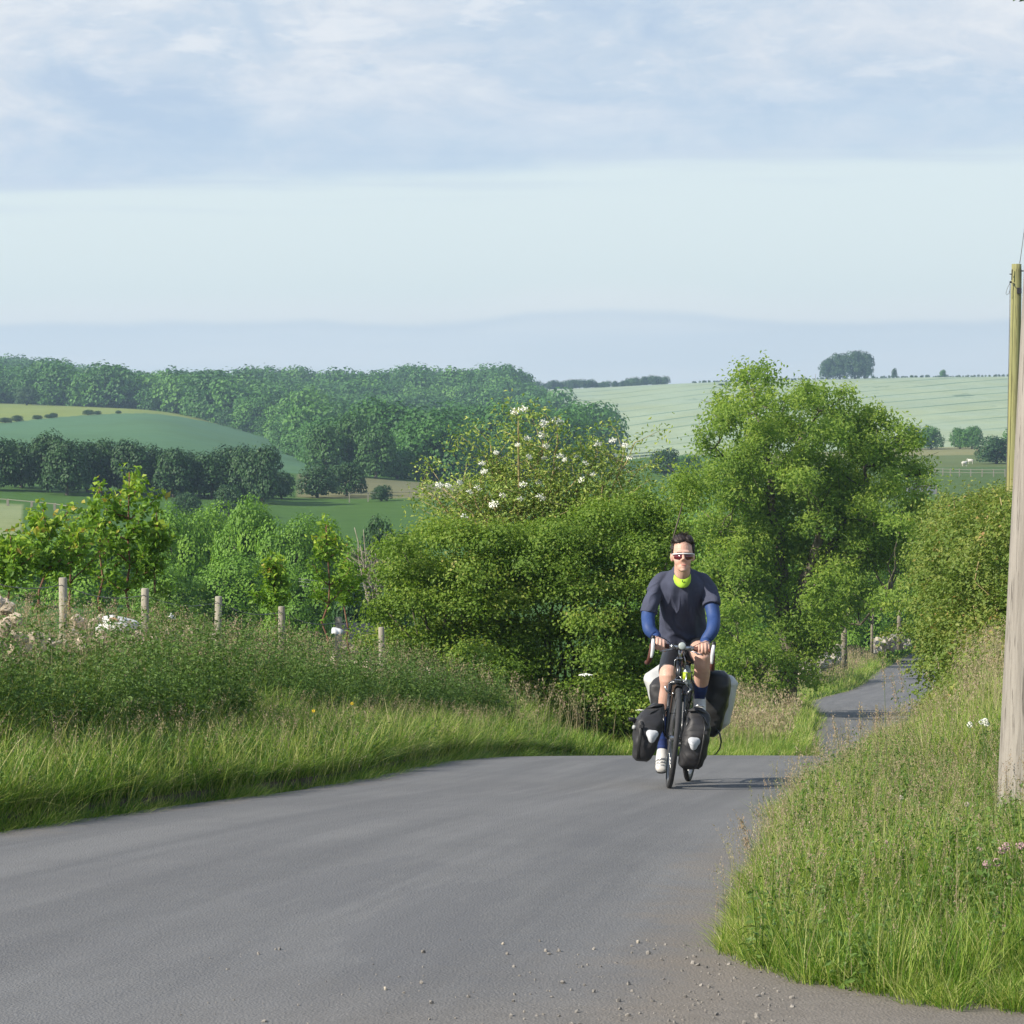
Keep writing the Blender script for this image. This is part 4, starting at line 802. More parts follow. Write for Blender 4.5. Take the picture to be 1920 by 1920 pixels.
o = sack(P(213, 1163, 24.50), (.05, .04, .022), 'orange scrap lying on the crumpled white sack', (.60, .30, .06)); o.name = 'orange_scrap'; o['category'] = 'scrap'
sack(P(632, 1186, 31), (.065, .06, .05), 'small white and blue sack caught on the wall by a fence stake', (.70, .76, .84))
sack(P(322, 1158, 26.8), (.04, .04, .035), 'white plastic scrap on the rubble wall right of the second stake', (.82, .82, .82))

# saplings behind the fence
def sapling(px, d, top, base, w, lab, nb=12, dens=1.0):
    g0 = gpx(px, d); p = P(px, base, d); p[2] = g0[2]; zt = CAMZ-(top-HY)/F*d; hgt = zt-p[2]; hb = (CAMZ-(base-HY)/F*d)-p[2]; wr = w/F*d/2; r = empty('sapling', p); tag(r, lab, 'sapling', 'saplings behind the fence')
    a = Acc(); main = limb(a, (0, 0, -.1), (wr*.1, 0, hgt), .022, .005, 0, 12, 6, .03); Cs = []; Ds = []
    for k in range(nb):
        t0 = hb/hgt+(1-hb/hgt)*(-.12+1.0*k/nb); s = main[min(11, int(t0*11))]; th = k*2.4+rng.random(); ln = wr*(1.2-.6*k/nb)*rng.uniform(.45, 1.3)
        e = s+np.array((math.cos(th)*ln, math.sin(th)*ln*.8, ln*rng.uniform(.4, 1.35))); b_ = limb(a, s, e, .009, .003, .08, 8, 4, .06)
        for c in b_[2:]:
            n = int(11*dens); Cs.append(c+rng.normal(size=(n, 3))*.048); Ds.append(np.tile(unit(e-s), (n, 1)))
    for c in main[6:]: Cs.append(c+rng.normal(size=(10, 3))*.05); Ds.append(np.tile((0, 0, 1.), (10, 1)))
    C = np.concatenate(Cs); Dv = np.concatenate(Ds); Q = leaves(C, rng.normal(size=C.shape)*.6+np.array((0, 0, .5)), .075*rng.uniform(.6, 1.3, len(C)), .62, .12, Dv*.5+np.array((0, 0, -.4)))
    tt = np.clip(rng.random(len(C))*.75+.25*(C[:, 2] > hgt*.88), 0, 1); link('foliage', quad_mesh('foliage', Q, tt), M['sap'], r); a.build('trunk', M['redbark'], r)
sapling(235, 31, 885, 1060, 150, 'tallest leafy sapling with a reddish stem behind the second stake', 17, 1.3)
sapling(185, 31.5, 905, 1030, 90, 'sapling leaning left of the tallest sapling', 8); sapling(75, 29.5, 955, 1050, 120, 'bushy sapling near the first stake', 14, 1.3)
sapling(15, 28.5, 1005, 1080, 90, 'short leafy sapling at the left end of the fence', 10, 1.2); sapling(130, 30.5, 990, 1060, 100, 'middle sapling between the bushy one and the tallest', 10, 1.1)
sapling(608, 38, 982, 1090, 85, 'thin sapling behind the fifth stake', 12, 1.1); sapling(515, 35, 1045, 1110, 60, 'small yellowish sapling behind the fourth stake', 10, 1.1); sapling(650, 40, 1035, 1110, 70, 'low sapling right of the thin sapling', 8)
sapling(290, 31, 960, 1060, 60, 'slight sapling right of the tallest sapling', 7)
# low scrub behind the wall
L = []
for k in range(150):
    d = rng.uniform(21, 44); e = rng.uniform(3.3, 6.5); x = float(xl(d))-e; L.append((x, d, float(H(x, d))+rng.uniform(.2, .95), .4, .4, .3))
Q, T = lump_foliage(L, 50, 10, .05, .10, low=-.3, aspect=.6); tag(link('field_scrub', quad_mesh('field_scrub', Q, T), M['weed']), 'green scrub just behind the wire fence', 'scrub', kind='stuff')
# dead pale tree and copper shrub in the dip
p = gpx(700, 100); zb = P(700, 1090, 100)[2]; r = empty('dead_tree', (p[0], p[1], zb-1.2)); tag(r, 'small bare pale dead tree left of the hawthorn', 'tree'); a = Acc()
for k in range(16):
    e = (rng.normal()*.55, rng.normal()*.4, 1.6+rng.random()*1.5); q_ = limb(a, (0, 0, 0), e, .05, .012, 0, 7, 5, .08)
    for j in range(3): limb(a, q_[4], q_[4]+np.array((rng.normal()*.35, 0, .4)), .018, .007, 0, 3, 4)
a.build('branches', M['bark_pale'], r)
L = [tuple(P(737+rng.normal()*12, 1092+rng.normal()*5, 104))+(.5, .5, .35) for _ in range(7)]; Q, T = lump_foliage(L, 40, 10, .12, .15); tag(link('copper_shrub', quad_mesh('copper_shrub', Q, T), M['purple']), 'dark purple leaved shrub in the dip by the wires', 'shrub')
# slate roof glimpsed low
p = P(683, 1200, 70); r = empty('shed', p-np.array((0, 0, 2.0))); tag(r, 'shed with a dark slate roof just showing over the verge', 'shed'); a = Acc(); a.box((0, 1, 1.0), (1.1, 2, 1.7)); a.build('wall', M['stone'], r, False)
a = Acc(); a.box((0, .45, 2.0), (1.3, 1.3, .05), (.5, 0, 0)); a.box((0, 1.6, 2.0), (1.3, 1.3, .05), (-.5, 0, 0)); a.build('roof', mat('slate', (.05, .055, .065), .95, var=.3, spec=.1), r, False)

# far fences, sheep, trough
M['rail'] = mat('pale_rail', (.30, .28, .22), .9, var=.2)
def railfence(pts, step, hgt, lab, rails, pr=.055):
    P0 = np.array([gpx(px, d) for px, d in pts]); r = empty('post_fence', P0[0]); tag(r, lab, 'fence'); seg = np.linalg.norm(np.diff(P0[:, :2], axis=0), axis=1); tot = seg.sum(); cum = np.concatenate(([0], np.cumsum(seg))); tp = []
    for s in np.arange(0, tot, step):
        x = np.interp(s, cum, P0[:, 0]); y = np.interp(s, cum, P0[:, 1]); q = on(x, y)-P0[0]; a = Acc(); a.box(q+np.array((0, 0, hgt/2)), (pr*2, pr*2, hgt)); a.build('post', M['rail'], r, False); tp.append(q)
    for k in range(rails):
        a = Acc(); a.tube([t+np.array((0, -.08, hgt*(.9-.38*k))) for t in tp], .04, 4); a.build('rail', M['rail'], r, False)
railfence([(1740, 452), (1790, 446), (1905, 440)], 1.9, 1.2, 'pale post and rail fence crossing the pasture below the corn hill', 2, .07)
railfence([(655, 333), (720, 336), (850, 338)], 2.6, 1.1, 'pale posts along the top of the green field left of the hawthorn', 1, .06)
railfence([(-30, 300), (100, 296), (200, 286)], 3.0, .7, 'pale field boundary line crossing the green field at far left', 1, .12)
def sheep(px, d, rz, lab):
    r = empty('sheep', gpx(px, d), rz); tag(r, lab, 'sheep', 'sheep in the pasture'); a = Acc()
    a.ell((0, 0, .62), (.52, .27, .28)); a.ell((.30, 0, .72), (.22, .17, .2)); a.ell((.58, 0, .86), (.17, .09, .10), 10, 8, (0, .5, 0)); a.ell((.53, .1, .93), (.03, .07, .03), 8, 6); a.ell((.53, -.1, .93), (.03, .07, .03), 8, 6); a.ell((-.5, 0, .6), (.06, .05, .14), 8, 6)
    for sx, sy in ((.32, .13), (.32, -.13), (-.34, .13), (-.34, -.13)): a.tube([(sx, sy, .5), (sx+(.03 if sx < 0 else 0), sy, .27), (sx, sy, 0)], [.085, .045, .035], 8)
    o = a.build('fleece', mat('fleece', (.75, .72, .64), .95, var=.15), r)
    rm = o.modifiers.new('union', 'REMESH'); rm.mode = 'VOXEL'; rm.voxel_size = .035
sheep(1808, 505, .3, 'white sheep standing left in the pasture beside the dark tree'); sheep(1820, 520, 2.9, 'white sheep standing farther up the pasture beside the dark tree')
p = gpx(1728, 360); r = empty('water_tank', p); tag(r, 'grey rectangular water tank in the pasture behind the ash', 'tank'); a = Acc()
for c, d_ in [((0, -.6, .55), (3.6, .06, 1.1)), ((0, .6, .55), (3.6, .06, 1.1)), ((-1.77, 0, .55), (.06, 1.14, 1.1)), ((1.77, 0, .55), (.06, 1.14, 1.1)), ((0, 0, .05), (3.48, 1.14, .06))]: a.box(c, d_)
a.build('tank_wall', mat('galvanised', (.22, .25, .26), .8, metal=0, var=.2), r, False); 
for x in (-1.7, 0, 1.7): a = Acc(); a.box((x, -.66, .5), (.08, .06, 1.0)); a.build('support', M['post'], r, False)
# ------------------------------------------------------------------ overhead wires in the dip
r = None
for k, (ya, yb) in enumerate([(1085, 1090), (1090, 1095), (1098, 1101)]):
    a = Acc(); A = P(560, ya, 95); Bp = P(760, yb, 95); a.tube([A*(1-s)+Bp*s-np.array((0, 0, .12*math.sin(math.pi*s))) for s in np.linspace(0, 1, 14)], .010, 4); tag(a.build('overhead_wire', M['wire']), ['topmost of three thin wires crossing the dip behind the fence', 'middle of three thin wires crossing the dip', 'lowest of three thin wires crossing the dip'][k], 'wire', 'wires across the dip')

# ------------------------------------------------------------------ poles at the right edge
def polemat(name, a_, b_, c_, green):
    m = bpy.data.materials.new(name); m.use_nodes = True; t = NT(m.node_tree); b = t.n['Principled BSDF']; b.inputs['Roughness'].default_value = .9; b.inputs['Specular IOR Level'].default_value = .15
    g = t.add('ShaderNodeTexCoord').outputs['Object']; n1 = t.noise(t.scale(g, (34, 34, 1.2)), 1, 6, .65); n2 = t.noise(t.scale(g, (90, 90, 2.5)), 1, 4, .6); n3 = t.noise(t.scale(g, (3, 3, .8)), 1, 4)
    c = t.mix(t.mapr(n1, .35, .68), a_, b_); c = t.mix(t.mapr(n2, .56, .66, 0, .8), c, c_); c = t.mix(t.mapr(n3, .45, .7, 0, green), c, (.27, .26, .09, 1)); t.l.new(c, b.inputs['Base Color'])
    bn = t.add('ShaderNodeBump'); bn.inputs['Strength'].default_value = .6; bn.inputs['Distance'].default_value = .008; t.put(bn.inputs['Height'], t.math('ADD', n1, n2)); t.l.new(bn.outputs[0], b.inputs['Normal']); return m
D = 14.2; r = empty('timber_pole', on(2.53, D)); tag(r, 'thick weathered grey timber pole rising out of the right edge grass', 'pole'); b0 = np.array(r.location); a = Acc()
zb = P(1870, 1500, D)[2]; zt = 7.0; lean = 42/865.; rad = .145
def pc(z): return np.array(((1870-CX)/F*D+rad+(z-zb)*lean, D, z))-b0
zs = [zb-.6, zb, zb+1, zb+2, zb+3.5, zb+5, zt]; a.tube([pc(z) for z in zs], [rad+.005, rad, rad*.985, rad*.97, rad*.95, rad*.93, rad*.9], 32); a.build('shaft', polemat('grey_timber', (.30, .275, .24, 1), (.215, .195, .170, 1), (.085, .075, .065, 1), 0), r)
D = 50; r = empty('telegraph_pole', gpx(1886, D)); tag(r, 'greenish telegraph pole with wire fittings behind the thick grey pole', 'pole'); b0 = np.array(r.location)
tp = P(1906, 495, D)-b0; bt = P(1890, 1330, D)-b0; bt[2] = -.5; a = Acc(); a.tube([bt, bt*.5+tp*.5, tp-np.array((0, 0, .10)), tp-np.array((0, 0, .09)), tp], [.125, .11, .088, .084, .082], 20)
a.build('shaft', polemat('green_timber', (.27, .27, .12, 1), (.20, .19, .09, 1), (.09, .08, .05, 1), .7), r)
M['blackmetal'] = mat('dark_fitting', (.04, .04, .045), .5)
def q2(px, py, dy=-.1): return P(px, py, D+dy)-b0
a = Acc(); a.box(q2(1911, 545, -.12), (.075, .05, .10)); a.build('junction_box', M['blackmetal'], r, False)
a = Acc(); a.tube([q2(1893, 514), q2(1898, 514)], .010, 6); a.tube([q2(1898, 505), q2(1897, 525)], .008, 6); a.build('bracket', M['blackmetal'], r, False)
a = Acc(); a.tube([q2(1914, 508), q2(1920, 508)], .012, 6); a.build('bracket', M['blackmetal'], r, False); a = Acc(); a.box(q2(1895, 529), (.035, .03, .035)); a.build('wire_clamp', M['blackmetal'], r, False)
a = Acc(); a.tube([q2(1912, 494), q2(1914, 480), q2(1922, 420), q2(1930, 350), q2(1960, 180)], .006, 4); a.build('line_wire', M['wire'], r)
a = Acc(); a.tube([q2(1894, 530), q2(1889, 540), q2(1886, 550), q2(1888, 553), q2(1892, 550), q2(1894, 540)], .004, 4); a.tube([q2(1894, 532), q2(1892.5, 620), q2(1889, 820), q2(1882, 1050), q2(1878, 1160)], .006, 4); a.tube([q2(1897, 529), q2(1903, 538), q2(1909, 543)], .004, 4); a.build('stay_wire', M['wire'], r)
# a spray of leaves hanging into the top right corner from a tree overhead
r = empty('overhanging_branch', P(1925, -6, 12)); tag(r, 'tip of a leafy branch hanging into the top right corner', 'branch'); a = Acc(); limb(a, (.4, 0, .35), (-.02, 0, 0), .012, .004); a.build('twig', M['redbark'], r)
C = rng.normal(size=(60, 3))*np.array((.05, .05, .02)); link('foliage', quad_mesh('foliage', leaves(C+np.array((.03, 0, .03)), rng.normal(size=C.shape), .035, .5), rng.random(60)), M['dark'], r)

#RIDER_START
# ------------------------------------------------------------------ touring bicycle
BX = 1.076; uB = (BX-float(xl(20)))/(float(xr(20))-float(xl(20))); BZ = float(zr(20))-.012+.012*(1-(2*uB-1)**2)
M_b = Matrix.Translation((BX, 20, BZ)) @ Matrix.Rotation(R(-10.2), 4, 'Z') @ Matrix.Rotation(R(-4.3), 4, 'X') @ Matrix.Rotation(R(2.0), 4, 'Y')
SA = Vector((0, .045, .34)); SD = Vector((0, .30, .954)).normalized()
M_st = Matrix.Translation(SA) @ Matrix.Rotation(R(10.5), 4, SD) @ Matrix.Translation(-SA)
def bw(p, steer=False):
    v = Vector(p); v = (M_st @ v) if steer else v; return np.array(M_b @ v)
M['tyre'] = mat('black_rubber', (.045, .045, .048), .75, var=.3, vscale=60); M['alloy'] = mat('brushed_alloy', (.62, .62, .62), .28, metal=1)
M['rim'] = mat('silver_rim', (.30, .30, .31), .35, metal=.8); M['paint'] = mat('black_frame_paint', (.02, .022, .026), .25, spec=.6)
M['whiteplastic'] = mat('white_lever_metal', (.80, .80, .80), .3); M['tape'] = mat('brown_bar_tape', (.13, .045, .03), .7, var=.3, vscale=60)
M['blackplastic'] = mat('black_plastic', (.02, .02, .02), .4); M['lens'] = mat('clear_lens', (.45, .50, .48), .15, spec=.8)
bike = empty('touring_bicycle'); bike.matrix_world = M_b; tag(bike, 'black touring bicycle with drop bars ridden up the lane', 'bicycle')
def bp(acc, name, m, parent=None, steer=False, smooth=True, bevel=0): return acc.build(name, m, parent or bike, smooth, bevel, M_st if steer else None)
def wheel(cy, steer):
    tx = Matrix.Translation((0, cy, .34)); mt = (M_st @ tx) if steer else tx
    w = empty('wheel'); w.parent = bike; an = np.linspace(0, 2*np.pi, 64, endpoint=False)
    def circ(r, x=0): return [(x, math.cos(t_)*r, math.sin(t_)*r) for t_ in an]
    a = Acc(); a.tube(circ(.324), .0185, 12, True); a.build('tyre', M['tyre'], w, True, 0, mt)
    a = Acc()
    rs = []
    for t_ in an: rs.append(np.array([(dx, math.cos(t_)*rr, math.sin(t_)*rr) for dx, rr in ((-.011, .312), (.011, .312), (.011, .292), (.005, .286), (-.005, .286), (-.011, .292))]))
    a.rings(rs, False, True); a.build('rim', M['rim'], w, False, 0, mt)
    a = Acc()
    for k in range(32):
        t_ = k/32*2*np.pi; sx = (.03 if k % 2 else -.03); t2 = t_+(.5 if (k//2) % 2 else -.5); a.tube([(sx, math.cos(t2)*.02, math.sin(t2)*.02), (0, math.cos(t_)*.288, math.sin(t_)*.288)], .0011, 3, cap=False)
    a.build('spokes', M['alloy'], w, True, 0, mt); a = Acc(); a.tube([(-.05, 0, 0), (-.034, 0, 0), (-.03, 0, 0), (0, 0, 0), (.03, 0, 0), (.034, 0, 0), (.05, 0, 0)], [.010, .012, .023, .014, .023, .012, .010], 12); a.build('hub', M['alloy'], w, True, 0, mt)
wheel(0, True); wheel(1.03, False)
CR = np.array(SA+SD*.385); HT = np.array(SA+SD*.56); BB = np.array((0, .60, .28)); ST = np.array((0, .77, .86)); RH = np.array((0, 1.03, .34))
a = Acc(); a.tube([CR+(0, 0, .01), HT], .020, 14); a.tube([HT-np.array(SD)*.03, ST-(0, .02, .06)], .0145, 12); a.tube([CR+np.array(SD)*.05, BB], .0175, 12); a.tube([BB, ST], .0150, 12)
for sx in (-1, 1):
    a.tube([ST-(0, 0, .05), (sx*.055, .93, .55), (sx*.065, 1.03, .345)], .008, 8); a.tube([BB, (sx*.05, .80, .30), (sx*.065, 1.03, .34)], .010, 8)
a.tube([(-.04, .60, .28), (.04, .60, .28)], .022, 14); bp(a, 'frame', M['paint'])
a = Acc(); a.tube([CR-(.052, 0, .005), CR+(0, 0, .012), CR+(.052, 0, -.005)], .016, 10)
for sx in (-1, 1): a.tube([CR+(sx*.05, 0, 0), CR+(sx*.052, -.045, -.13), (sx*.052, .03, .44), (sx*.052, 0, .34)], [.014, .013, .010, .008], 10)
bp(a, 'fork', M['paint'], None, True)
for h_ in (.0, .155): a = Acc(); c = CR+np.array(SD)*(h_+.02); a.tube([c-np.array(SD)*.006, c+np.array(SD)*.006], .0235, 16); bp(a, 'headset', M['alloy'], None, True)
a = Acc(); a.tube([CR+np.array(SD)*.18, CR+np.array(SD)*.26], .014, 12); bp(a, 'steerer', M['alloy'], None, True)
SB = CR+np.array(SD)*.25; BARC = np.array((0, .14, .955))
a = Acc(); a.tube([SB, SB*.4+BARC*.6+(0, 0, .004), BARC], [.017, .015, .017], 12); a.tube([BARC-(.022, 0, 0), BARC+(.022, 0, 0)], .021, 14); bp(a, 'stem', M['paint'], None, True)
a = Acc(); a.tube([(-.11, .14, .955), (-.05, .14, .955), (0, .14, .955), (.05, .14, .955), (.11, .14, .955)], .0135, 12); bar = bp(a, 'handlebar', M['alloy'], None, True)
for sx in (-1, 1):
    a = Acc(); a.tube([(sx*.085, .14, .955), (sx*.14, .14, .955), (sx*.185, .128, .955), (sx*.205, .09, .957), (sx*.208, .04, .950), (sx*.210, .012, .92), (sx*.213, .015, .88), (sx*.217, .05, .845), (sx*.222, .10, .83), (sx*.226, .18, .828)], .0165, 12); bp(a, 'bar_tape', M['tape'], bar, True)
    br = Acc(); br.tube([(sx*.205, .075, .965), (sx*.206, .04, .975), (sx*.207, .005, .985), (sx*.207, -.012, 1.005), (sx*.207, -.012, 1.02)], [.016, .019, .019, .016, .010], 12); hd = bp(br, 'brake_hood', M['blackplastic'], None, True)
    a = Acc(); a.tube([(sx*.207, -.022, .995), (sx*.205, -.036, .96), (sx*.203, -.034, .92), (sx*.205, -.022, .885), (sx*.207, -.022, .866)], [.010, .013, .012, .010, .008], 10, flat=.6); bp(a, 'brake_lever', M['whiteplastic'], hd, True)
    a = Acc(); a.tube([(sx*.055, .125, .945), (sx*.075, .10, .935), (sx*.11, .085, .927), (sx*.15, .075, .915)], [.008, .007, .0065, .005], 8, flat=.6); a.tube([(sx*.06, .14, .955), (sx*.072, .14, .955)], .020, 12); bp(a, 'interrupter_lever', M['alloy'], None, True)
    a = Acc(); a.tube([(sx*.207, .0, 1.0), (sx*.17, -.01, 1.02), (sx*.12, .02, 1.0), (sx*.05, .06, .955), (sx*.02, .09, .90), (0, .11, .84)], .0026, 6); bp(a, 'brake_cable', M['blackplastic'], None, True)
a = Acc(); a.tube([(-.015, .118, .90), (-.04, .10, .86), (-.035, .13, .79), (-.01, .15, .75)], .0028, 6); a.tube([(.015, .118, .92), (.035, .10, .86), (.03, .14, .80)], .0028, 6); bp(a, 'gear_cable', M['alloy'], None, True)
a = Acc(); a.tube([(0, .135, .962), (0, .10, .966), (0, .078, .966)], [.022, .028, .028], 20); lamp = bp(a, 'front_lamp', M['blackplastic'], None, True); a = Acc(); a.ell((0, .076, .966), (.026, .010, .026), 20, 12); bp(a, 'lens', M['lens'], lamp, True)
# cantilever brake, mudguard, low rider rack
a = Acc()
for sx in (-1, 1): a.tube([CR+(sx*.045, -.03, -.075), CR+(sx*.075, -.045, -.055), CR+(sx*.088, -.05, -.025)], [.009, .008, .005], 8); a.box(CR+(sx*.028, -.035, -.07), (.012, .05, .014)); a.tube([CR+(sx*.086, -.05, -.03), CR+(0, -.05, .055)], .0018, 4)
a.tube([CR+(0, -.045, .05), CR+(0, -.03, .12)], .003, 5); bp(a, 'front_brake', M['alloy'], None, True)
a = Acc()
for sx in (-1, 1):
    a.tube([(sx*.065, .0, .35), (sx*.085, -.04, .48), (sx*.085, .10, .50), (sx*.075, .08, .38), (sx*.062, 0, .35)], .005, 6); a.tube([(sx*.055, .04, .55), (sx*.085, .03, .49)], .005, 6)
a.tube([(-.085, -.02, .487), (-.06, .18, .50), (.06, .18, .50), (.085, -.02, .487)], .005, 6); bp(a, 'front_rack', M['paint'], None, True)
a = Acc()
for sx in (-1, 1): a.tube([(sx*.065, 1.03, .36), (sx*.07, 1.0, .70)], .005, 6); a.tube([(sx*.065, 1.03, .36), (sx*.07, 1.14, .70)], .005, 6); a.tube([(sx*.06, .86, .71), (sx*.07, 1.2, .71)], .005, 6)
for yy in (.88, 1.0, 1.1, 1.2): a.tube([(-.07, yy, .71), (.07, yy, .71)], .005, 6)
bp(a, 'rear_rack', M['paint'])
def guard(cy, a0, a1, st):
    a = Acc(); rs = []
    for t_ in np.linspace(a0, a1, 22): rs.append(np.array([(dx, cy-math.cos(t_)*(.358+hh), .34+math.sin(t_)*(.358+hh)) for dx, hh in ((-.024, -.012), (-.016, 0), (0, .004), (.016, 0), (.024, -.012), (.014, -.004), (0, -.001), (-.014, -.004))]))
    a.rings(rs); bp(a, 'mudguard', M['blackplastic'], None, st)
guard(0, R(95), R(190), True); guard(1.03, R(40), R(185), False)
a = Acc(); a.ell((0, .86, .985), (.07, .06, .025)); a.tube([(0, .70, .985), (0, .78, .985), (0, .86, .985)], [.018, .028, .055], 12, flat=.45); bp(a, 'saddle', M['blackplastic'])
a = Acc(); a.tube([ST-(0, .01, .06), (0, .80, .965)], .0135, 12); bp(a, 'seatpost', M['alloy'])
ck = Acc(); ck.tube([(-.06, .60, .28), (.06, .60, .28)], .012, 10)
for rr in (.095, .078): ck.tube([(-.045, .60+math.cos(t_)*rr, .28+math.sin(t_)*rr) for t_ in np.linspace(0, 2*np.pi, 40, endpoint=False)], .004, 5, True)
for k in range(5): t_ = k*1.257; ck.tube([(-.045, .60, .28), (-.045, .60+math.cos(t_)*.09, .28+math.sin(t_)*.09)], .005, 5)
ck.tube([(-.065, .60, .28), (-.078, .61, .11)], [.014, .010], 8); ck.tube([(.065, .60, .28), (.078, .59, .45)], [.014, .010], 8); crank = bp(ck, 'crankset', M['alloy'])
for sx, yy, zz in ((-1, .61, .11), (1, .59, .45)): a = Acc(); a.box((sx*.125, yy, zz), (.085, .075, .016)); a.tube([(sx*.078, yy, zz), (sx*.12, yy, zz)], .007, 8); bp(a, 'pedal', M['blackplastic'], crank)
a = Acc(); a.tube([(-.045, .60, .375), (-.048, 1.03, .375)], .004, 4); a.tube([(-.045, .60, .185), (-.05, 1.0, .20), (-.05, 1.03, .26)], .004, 4); bp(a, 'chain', M['tyre'])
a = Acc()
for k in range(7): a.tube([(-.030-.004*k, 1.03, .34), (-.032-.004*k, 1.03, .34)], .022+.005*k, 24)
a.box((-.052, 1.03, .24), (.015, .03, .10)); bp(a, 'gear_cassette', M['rim'])
# small bottle in front of the seat tube
a = Acc(); bo = empty('drink_bottle'); bo.matrix_world = M_b; tag(bo, 'small bottle with a lime green band standing upright behind the bicycle stem', 'bottle')
a.tube([(.045, .29, .70), (.045, .29, .705), (.045, .29, .80), (.045, .29, .815), (.045, .29, .835)], [.024, .027, .027, .016, .012], 16); a.build('flask', mat('clear_plastic', (.30, .34, .36), .15), bo)
a = Acc(); a.tube([(.045, .29, .735), (.045, .29, .785)], .0285, 16); a.build('label_band', mat('lime_band', (.42, .55, .02), .5), bo); a = Acc(); a.tube([(.045, .29, .834), (.045, .29, .85), (.045, .29, .857)], [.014, .014, .007], 12); a.build('cap', M['blackplastic'], bo)
a = Acc(); a.tube([(.045, .245, .72), (.045, .262, .74), (.045, .262, .78)], .006, 6); a.tube([(.03, .26, .72), (0, .30, .70)], .006, 6); a.build('bottle_cage', M['alloy'], bike)

# ------------------------------------------------------------------ panniers
M['cordura'] = mat('charcoal_bag_fabric', (.040, .038, .040), .55, col2=(.028, .028, .031), vscale=8, bump=.25, bscale=18)
M['bagwhite'] = mat('white_bag_fabric', (.60, .60, .58), .55, col2=(.46, .47, .47), vscale=6, bump=.2, bscale=14)
M['reflect'] = mat('grey_reflective_patch', (.62, .64, .67), .35)
def sec(c, hx, hy, z, n=28, p=3.2, yaw=0):
    t_ = np.linspace(0, 2*np.pi, n, endpoint=False); x = np.sign(np.cos(t_))*np.abs(np.cos(t_))**(2/p)*hx; y = np.sign(np.sin(t_))*np.abs(np.sin(t_))**(2/p)*hy
    cs, sn = math.cos(yaw), math.sin(yaw); return np.stack([c[0]+x*cs-y*sn, c[1]+x*sn+y*cs, np.full(n, z)], 1)
def bag(sections, amp, seed):
    """closed loft with fabric creases"""
    g = np.random.default_rng(seed); rs = []; zs = np.array([s[4] for s in sections]); zz = np.linspace(zs[0], zs[-1], 30)
    cols_ = [np.interp(zz, zs, [s[k] for s in sections]) for k in range(4)]; ph = g.random(4)*6
    for i, z in enumerate(zz):
        r_ = sec((cols_[0][i], cols_[1][i]), cols_[2][i], cols_[3][i], z); t_ = np.linspace(0, 2*np.pi, len(r_), endpoint=False)
        w = amp*(np.sin(3*t_+z*31+ph[0])*.5+np.sin(5*t_-z*47+ph[1])*.5+np.sin(2*t_+z*70+ph[2])*.4); cen = r_.mean(0); d_ = r_-cen; r_ = r_+unit(d_)*w[:, None]; r_[:, 2] += .4*w; rs.append(r_)
    a = Acc(); a.rings(rs); return a
def shield(c, s, outn, up=(0, 0, 1)):
    """rounded three sided patch"""
    c = np.array(c); n = unit(np.array(outn, float)); u = unit(np.cross(np.array(up, float), n)); v = np.cross(n, u); pts = []
    for t_ in np.linspace(0, 2*np.pi, 36, endpoint=False):
        r_ = s*(1-.16*math.cos(3*(t_-np.pi/2))-.03*math.cos(2*t_)); pts.append(c+u*r_*math.cos(t_)*1.0+v*r_*math.sin(t_)*1.05)
    P0 = np.array(pts); a = Acc(); a.rings([P0, P0+n*.004]); return a
# front pair hang on the low rider, steer with the wheel
Ms = M_b @ M_st
def pannier(name, label, mtx, sections, amp, seed, grp, m='cordura'):
    r = empty(name); r.matrix_world = mtx; tag(r, label, 'pannier', grp); bag(sections, amp, seed).build('bag_body', M[m], r); return r
g1 = 'pannier bags on the touring bicycle'
r = pannier('front_pannier', 'charcoal front pannier left of the wheel with its buckle sticking out sideways', Ms,
    [(-.200, .07, .040, .06, .160), (-.200, .06, .065, .10, .180), (-.190, .05, .082, .12, .27), (-.178, .05, .100, .13, .38), (-.175, .05, .104, .125, .43), (-.150, .06, .075, .09, .50), (-.128, .06, .050, .06, .545), (-.120, .06, .032, .04, .56)], .0045, 3, g1)
a = Acc(); a.tube([(-.225, -.035, .47), (-.232, -.078, .42), (-.232, -.092, .33), (-.235, -.088, .24), (-.228, -.06, .18)], .011, 6, flat=.22); a.build('webbing', M['blackplastic'], r); a = Acc(); a.box((-.232, -.096, .40), (.030, .010, .022)); a.build('clip', M['tyre'], r, False, .003)
a = Acc(); a.tube([(-.205, .02, .515), (-.15, -.015, .545), (-.095, .0, .555)], .014, 8, flat=.6); a.build('roll_top', M['cordura'], r)
shield((-.152, -.088, .345), .040, (-.05, -1, .05)).build('reflective_patch', M['reflect'], r)
a = Acc(); a.tube([(-.255, .03, .42), (-.285, .0, .435), (-.315, -.02, .438)], [.020, .016, .014], 8); a.build('buckle', M['blackplastic'], r); a = Acc(); a.tube([(-.262, -.03, .385), (-.285, -.04, .388)], [.012, .014], 8); a.build('strap_end', M['bagwhite'], r)
a = Acc(); a.tube([(-.10, .0, .535), (-.17, -.03, .50), (-.235, -.03, .43)], .010, 6, flat=.3); a.build('strap', M['blackplastic'], r)
r = pannier('front_pannier', 'charcoal front pannier right of the wheel with a grey shield patch, drooping lower', Ms,
    [(.120, .07, .040, .06, .140), (.135, .06, .080, .10, .16), (.142, .05, .092, .12, .23), (.150, .05, .094, .125, .36), (.158, .05, .090, .12, .43), (.158, .06, .080, .09, .49), (.150, .06, .060, .06, .54), (.148, .06, .030, .04, .56)], .006, 9, g1)
